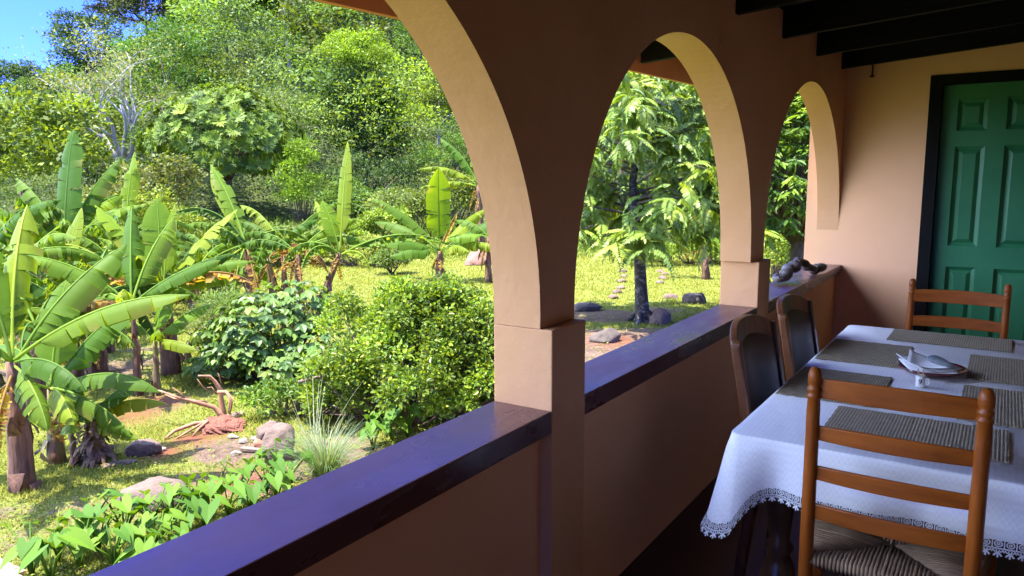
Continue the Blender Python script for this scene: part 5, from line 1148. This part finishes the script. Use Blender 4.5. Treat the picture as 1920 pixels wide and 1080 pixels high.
rock('white pebble at the right side of the brown rock by the red soil', foot(304, 842), .05, .04, .035, .6, ROCKP, seed=17)
rock('low flat stone sunk in the grass right of the dead leaf stump', foot(215, 870), .22, .09, .035, cy_+.5, seed=18, sink=.4)
rock('round grey boulder on the lawn right of the tree trunk', foot(1302, 566), .30, .24, .24, cy_, ROCKG, seed=21)
rock('grey boulder in the shade at the lower left of the tree', foot(1134, 640), .30, .26, .20, cy_, ROCKG, seed=22)
rock('flat grey rock at the left side of the middle arch', foot(1100, 580), .40, .3, .14, cy_, ROCKG, seed=23)
rock('brown rounded rock against the foot of the tree trunk', foot(1238, 606), .26, .24, .24, cy_, simple('rock_umber', (.16, .10, .07), (.08, .05, .04), 5, .9, .9, 16, .03), seed=24)
rock('low flat stone in the grass left of the round boulder', foot(1256, 556), .24, .18, .09, cy_, seed=25)
rock('brown earthy boulder behind the lone banana plant', foot(898, 498), .55, .4, .42, cy_, simple('rock_red', (.26, .13, .09), (.18, .09, .06), 5, .9, .8), seed=26)
LEFTROW = [(1150, 556), (1157, 548), (1163, 540), (1167, 530), (1170, 521), (1168, 512)]; RIGHTROW = [(1237, 532), (1243, 524), (1246, 516), (1238, 510)]
for i, (px, py) in enumerate(LEFTROW+RIGHTROW):
    rock('one of the pale stones in the row left of the tree trunk' if i < 6 else 'one of the pale stones in the row right of the tree trunk', foot(px, py), .15, .12, .085, i*1.3, simple('row_stone', (.15, .10, .065), (.09, .06, .04), 5, .9, .6) if i == 0 else bpy.data.materials['row_stone'], seed=30+i, name='stone', group='stones left of the tree trunk' if i < 6 else 'stones right of the tree trunk')
# uprooted dead shrub, its soil, logs and boards
p = foot(418, 792); g = gpt(p); us = thing('uprooted_shrub', 'dead uprooted shrub with bare tan roots in the air on red soil', 'dead shrub', g)
lx = lambda r_, a_, z: np.array([*(RH*r_+FH*a_), z]); k_ = 10.2/1405
b = MB()
def pxl(pts, a0=0): return [lx((x-418)*k_, a0+.12*math.sin(x*.05), max(.0, (790-y)*k_*.96)) for x, y in pts]
tube(b, pxl([(418, 792), (404, 770), (398, 762), (375, 748), (362, 740), (345, 732), (320, 727), (290, 729)]), [0.043, 0.036, 0.030, 0.024, 0.020, 0.016, 0.012, 0.009], 7)
tube(b, pxl([(385, 755), (360, 745), (340, 741), (320, 737)], .1), [0.018, 0.014, 0.010, 0.006], 6); tube(b, pxl([(362, 740), (356, 728), (345, 717)]), [0.013, 0.009, 0.004], 5)
tube(b, pxl([(412, 788), (410, 768), (408, 750), (408, 733), (400, 718), (393, 707), (378, 703)], .05), [0.043, 0.036, 0.032, 0.029, 0.024, 0.019, 0.010], 7)
tube(b, pxl([(409, 733), (425, 731), (432, 740), (436, 748), (433, 760), (430, 771)], -.05), [0.024, 0.022, 0.019, 0.016, 0.013, 0.009], 6); tube(b, pxl([(408, 735), (402, 722), (395, 722)], -.1), [0.012, 0.007, 0.004], 5); tube(b, pxl([(405, 728), (402, 712), (400, 706)], .15), [0.010, 0.007, 0.004], 5)
tube(b, pxl([(386, 742), (376, 728), (370, 713)], .2), [0.009, 0.006, 0.004], 5); tube(b, pxl([(418, 742), (428, 752), (432, 765)], .12), [0.009, 0.006, 0.004], 5); tube(b, pxl([(415, 785), (417, 765), (416, 752)], .15), [0.014, 0.011, 0.006], 5)
b.build('roots', ROOT, us, smooth=True)
b = MB(); tube(b, [lx(.0, 0, .06), lx(-.25, -.25, .10), lx(-.42, -.40, .06), lx(-.48, -.52, .0)], [.03, .024, .02, .014], 6); tube(b, [lx(-.1, -.2, .12), lx(-.16, -.32, .06), lx(-.20, -.42, .0)], [.02, .016, .01], 6); tube(b, [lx(-.15, -.22, .10), lx(-.3, -.42, .03), lx(-.36, -.5, .0)], [.016, .012, .008], 6); b.build('low_roots', ROOT, us, smooth=True)
bm = bmesh.new(); bmesh.ops.create_icosphere(bm, subdivisions=5, radius=1)
for v in bm.verts: q = np.array(v.co); q *= 1+.14*math.sin(q[0]*7+1)*math.cos(q[1]*6)+.06*math.sin(q[0]*19+q[2]*17); q *= 1+.05*math.sin(q[0]*41+q[1]*33)*math.cos(q[2]*37+q[1]*21); v.co = q*np.array([.30, .24, .10])
me_ = bpy.data.meshes.new('root_ball'); bm.to_mesh(me_); bm.free(); me_.materials.append(REDSOIL); o = bpy.data.objects.new('root_ball', me_); COL.objects.link(o); o.parent = us; o.location = (*(RH*.04-FH*.12), .02)
def log(label, p, q, r, m_=LOGM, name='log', cat='log', z=0):
    b = MB(); ga, gb = np.array(gpt(p)), np.array(gpt(q)); L_ = gb-ga; N_ = 8
    tube(b, [L_*i/N_+np.array([0, 0, r*.8+.01*math.sin(i*1.7)+z]) for i in range(N_+1)], [r*(1+.08*math.sin(i*2.3)) for i in range(N_+1)], 10); o = b.build(name, m_, smooth=False); o.location = ga; return tag(o, label, cat)
log('short weathered log lying right of the uprooted shrub', foot(424, 786), foot(455, 776), .045)
def pole(label, c, px0, py0, px1, py1, d, r):
    a = CAM+ray(px0, py0)/np.linalg.norm(ray(px0, py0)[:2])*d; e = CAM+ray(px1, py1)/np.linalg.norm(ray(px1, py1)[:2])*(d+.3); b = MB(); tube(b, [np.zeros(3), (e-a)/2+np.array([0, 0, .02]), e-a], [r, r*.9, r*.8], 8); o = b.build('branch', LOGM, smooth=True); o.location = a; return tag(o, label, c)
pole('dead grey branch resting slantwise in the left side of the citrus bush', 'branch', 560, 716, 665, 697, 8.75, .022)
def board(label, p, ang, L_, w, h, m_):
    b = MB(); box(b, -L_/2, L_/2, -w/2, w/2, 0, h); o = b.build('board', m_, bevel=.004); g = gpt(p); o.location = (g[0], g[1], g[2]+.01); o.rotation_euler = (0, .03, ang); return tag(o, label, 'board')
board('short weathered plank among the stones near the angular rock', foot(475, 848), cy_-.2, .28, .06, .035, LOGM)
PB = simple('pink_board', (.50, .33, .26), (.38, .25, .20), 7, .8, .4, stretch=(.5, 4, 4))
board('pale pinkish board lying in the bottom left corner, upper one', foot(8, 1062), cy_-.5, .45, .07, .03, PB)
board('pale pinkish board lying in the bottom left corner, lower one', foot(12, 1080), cy_-.35, .45, .07, .03, PB)
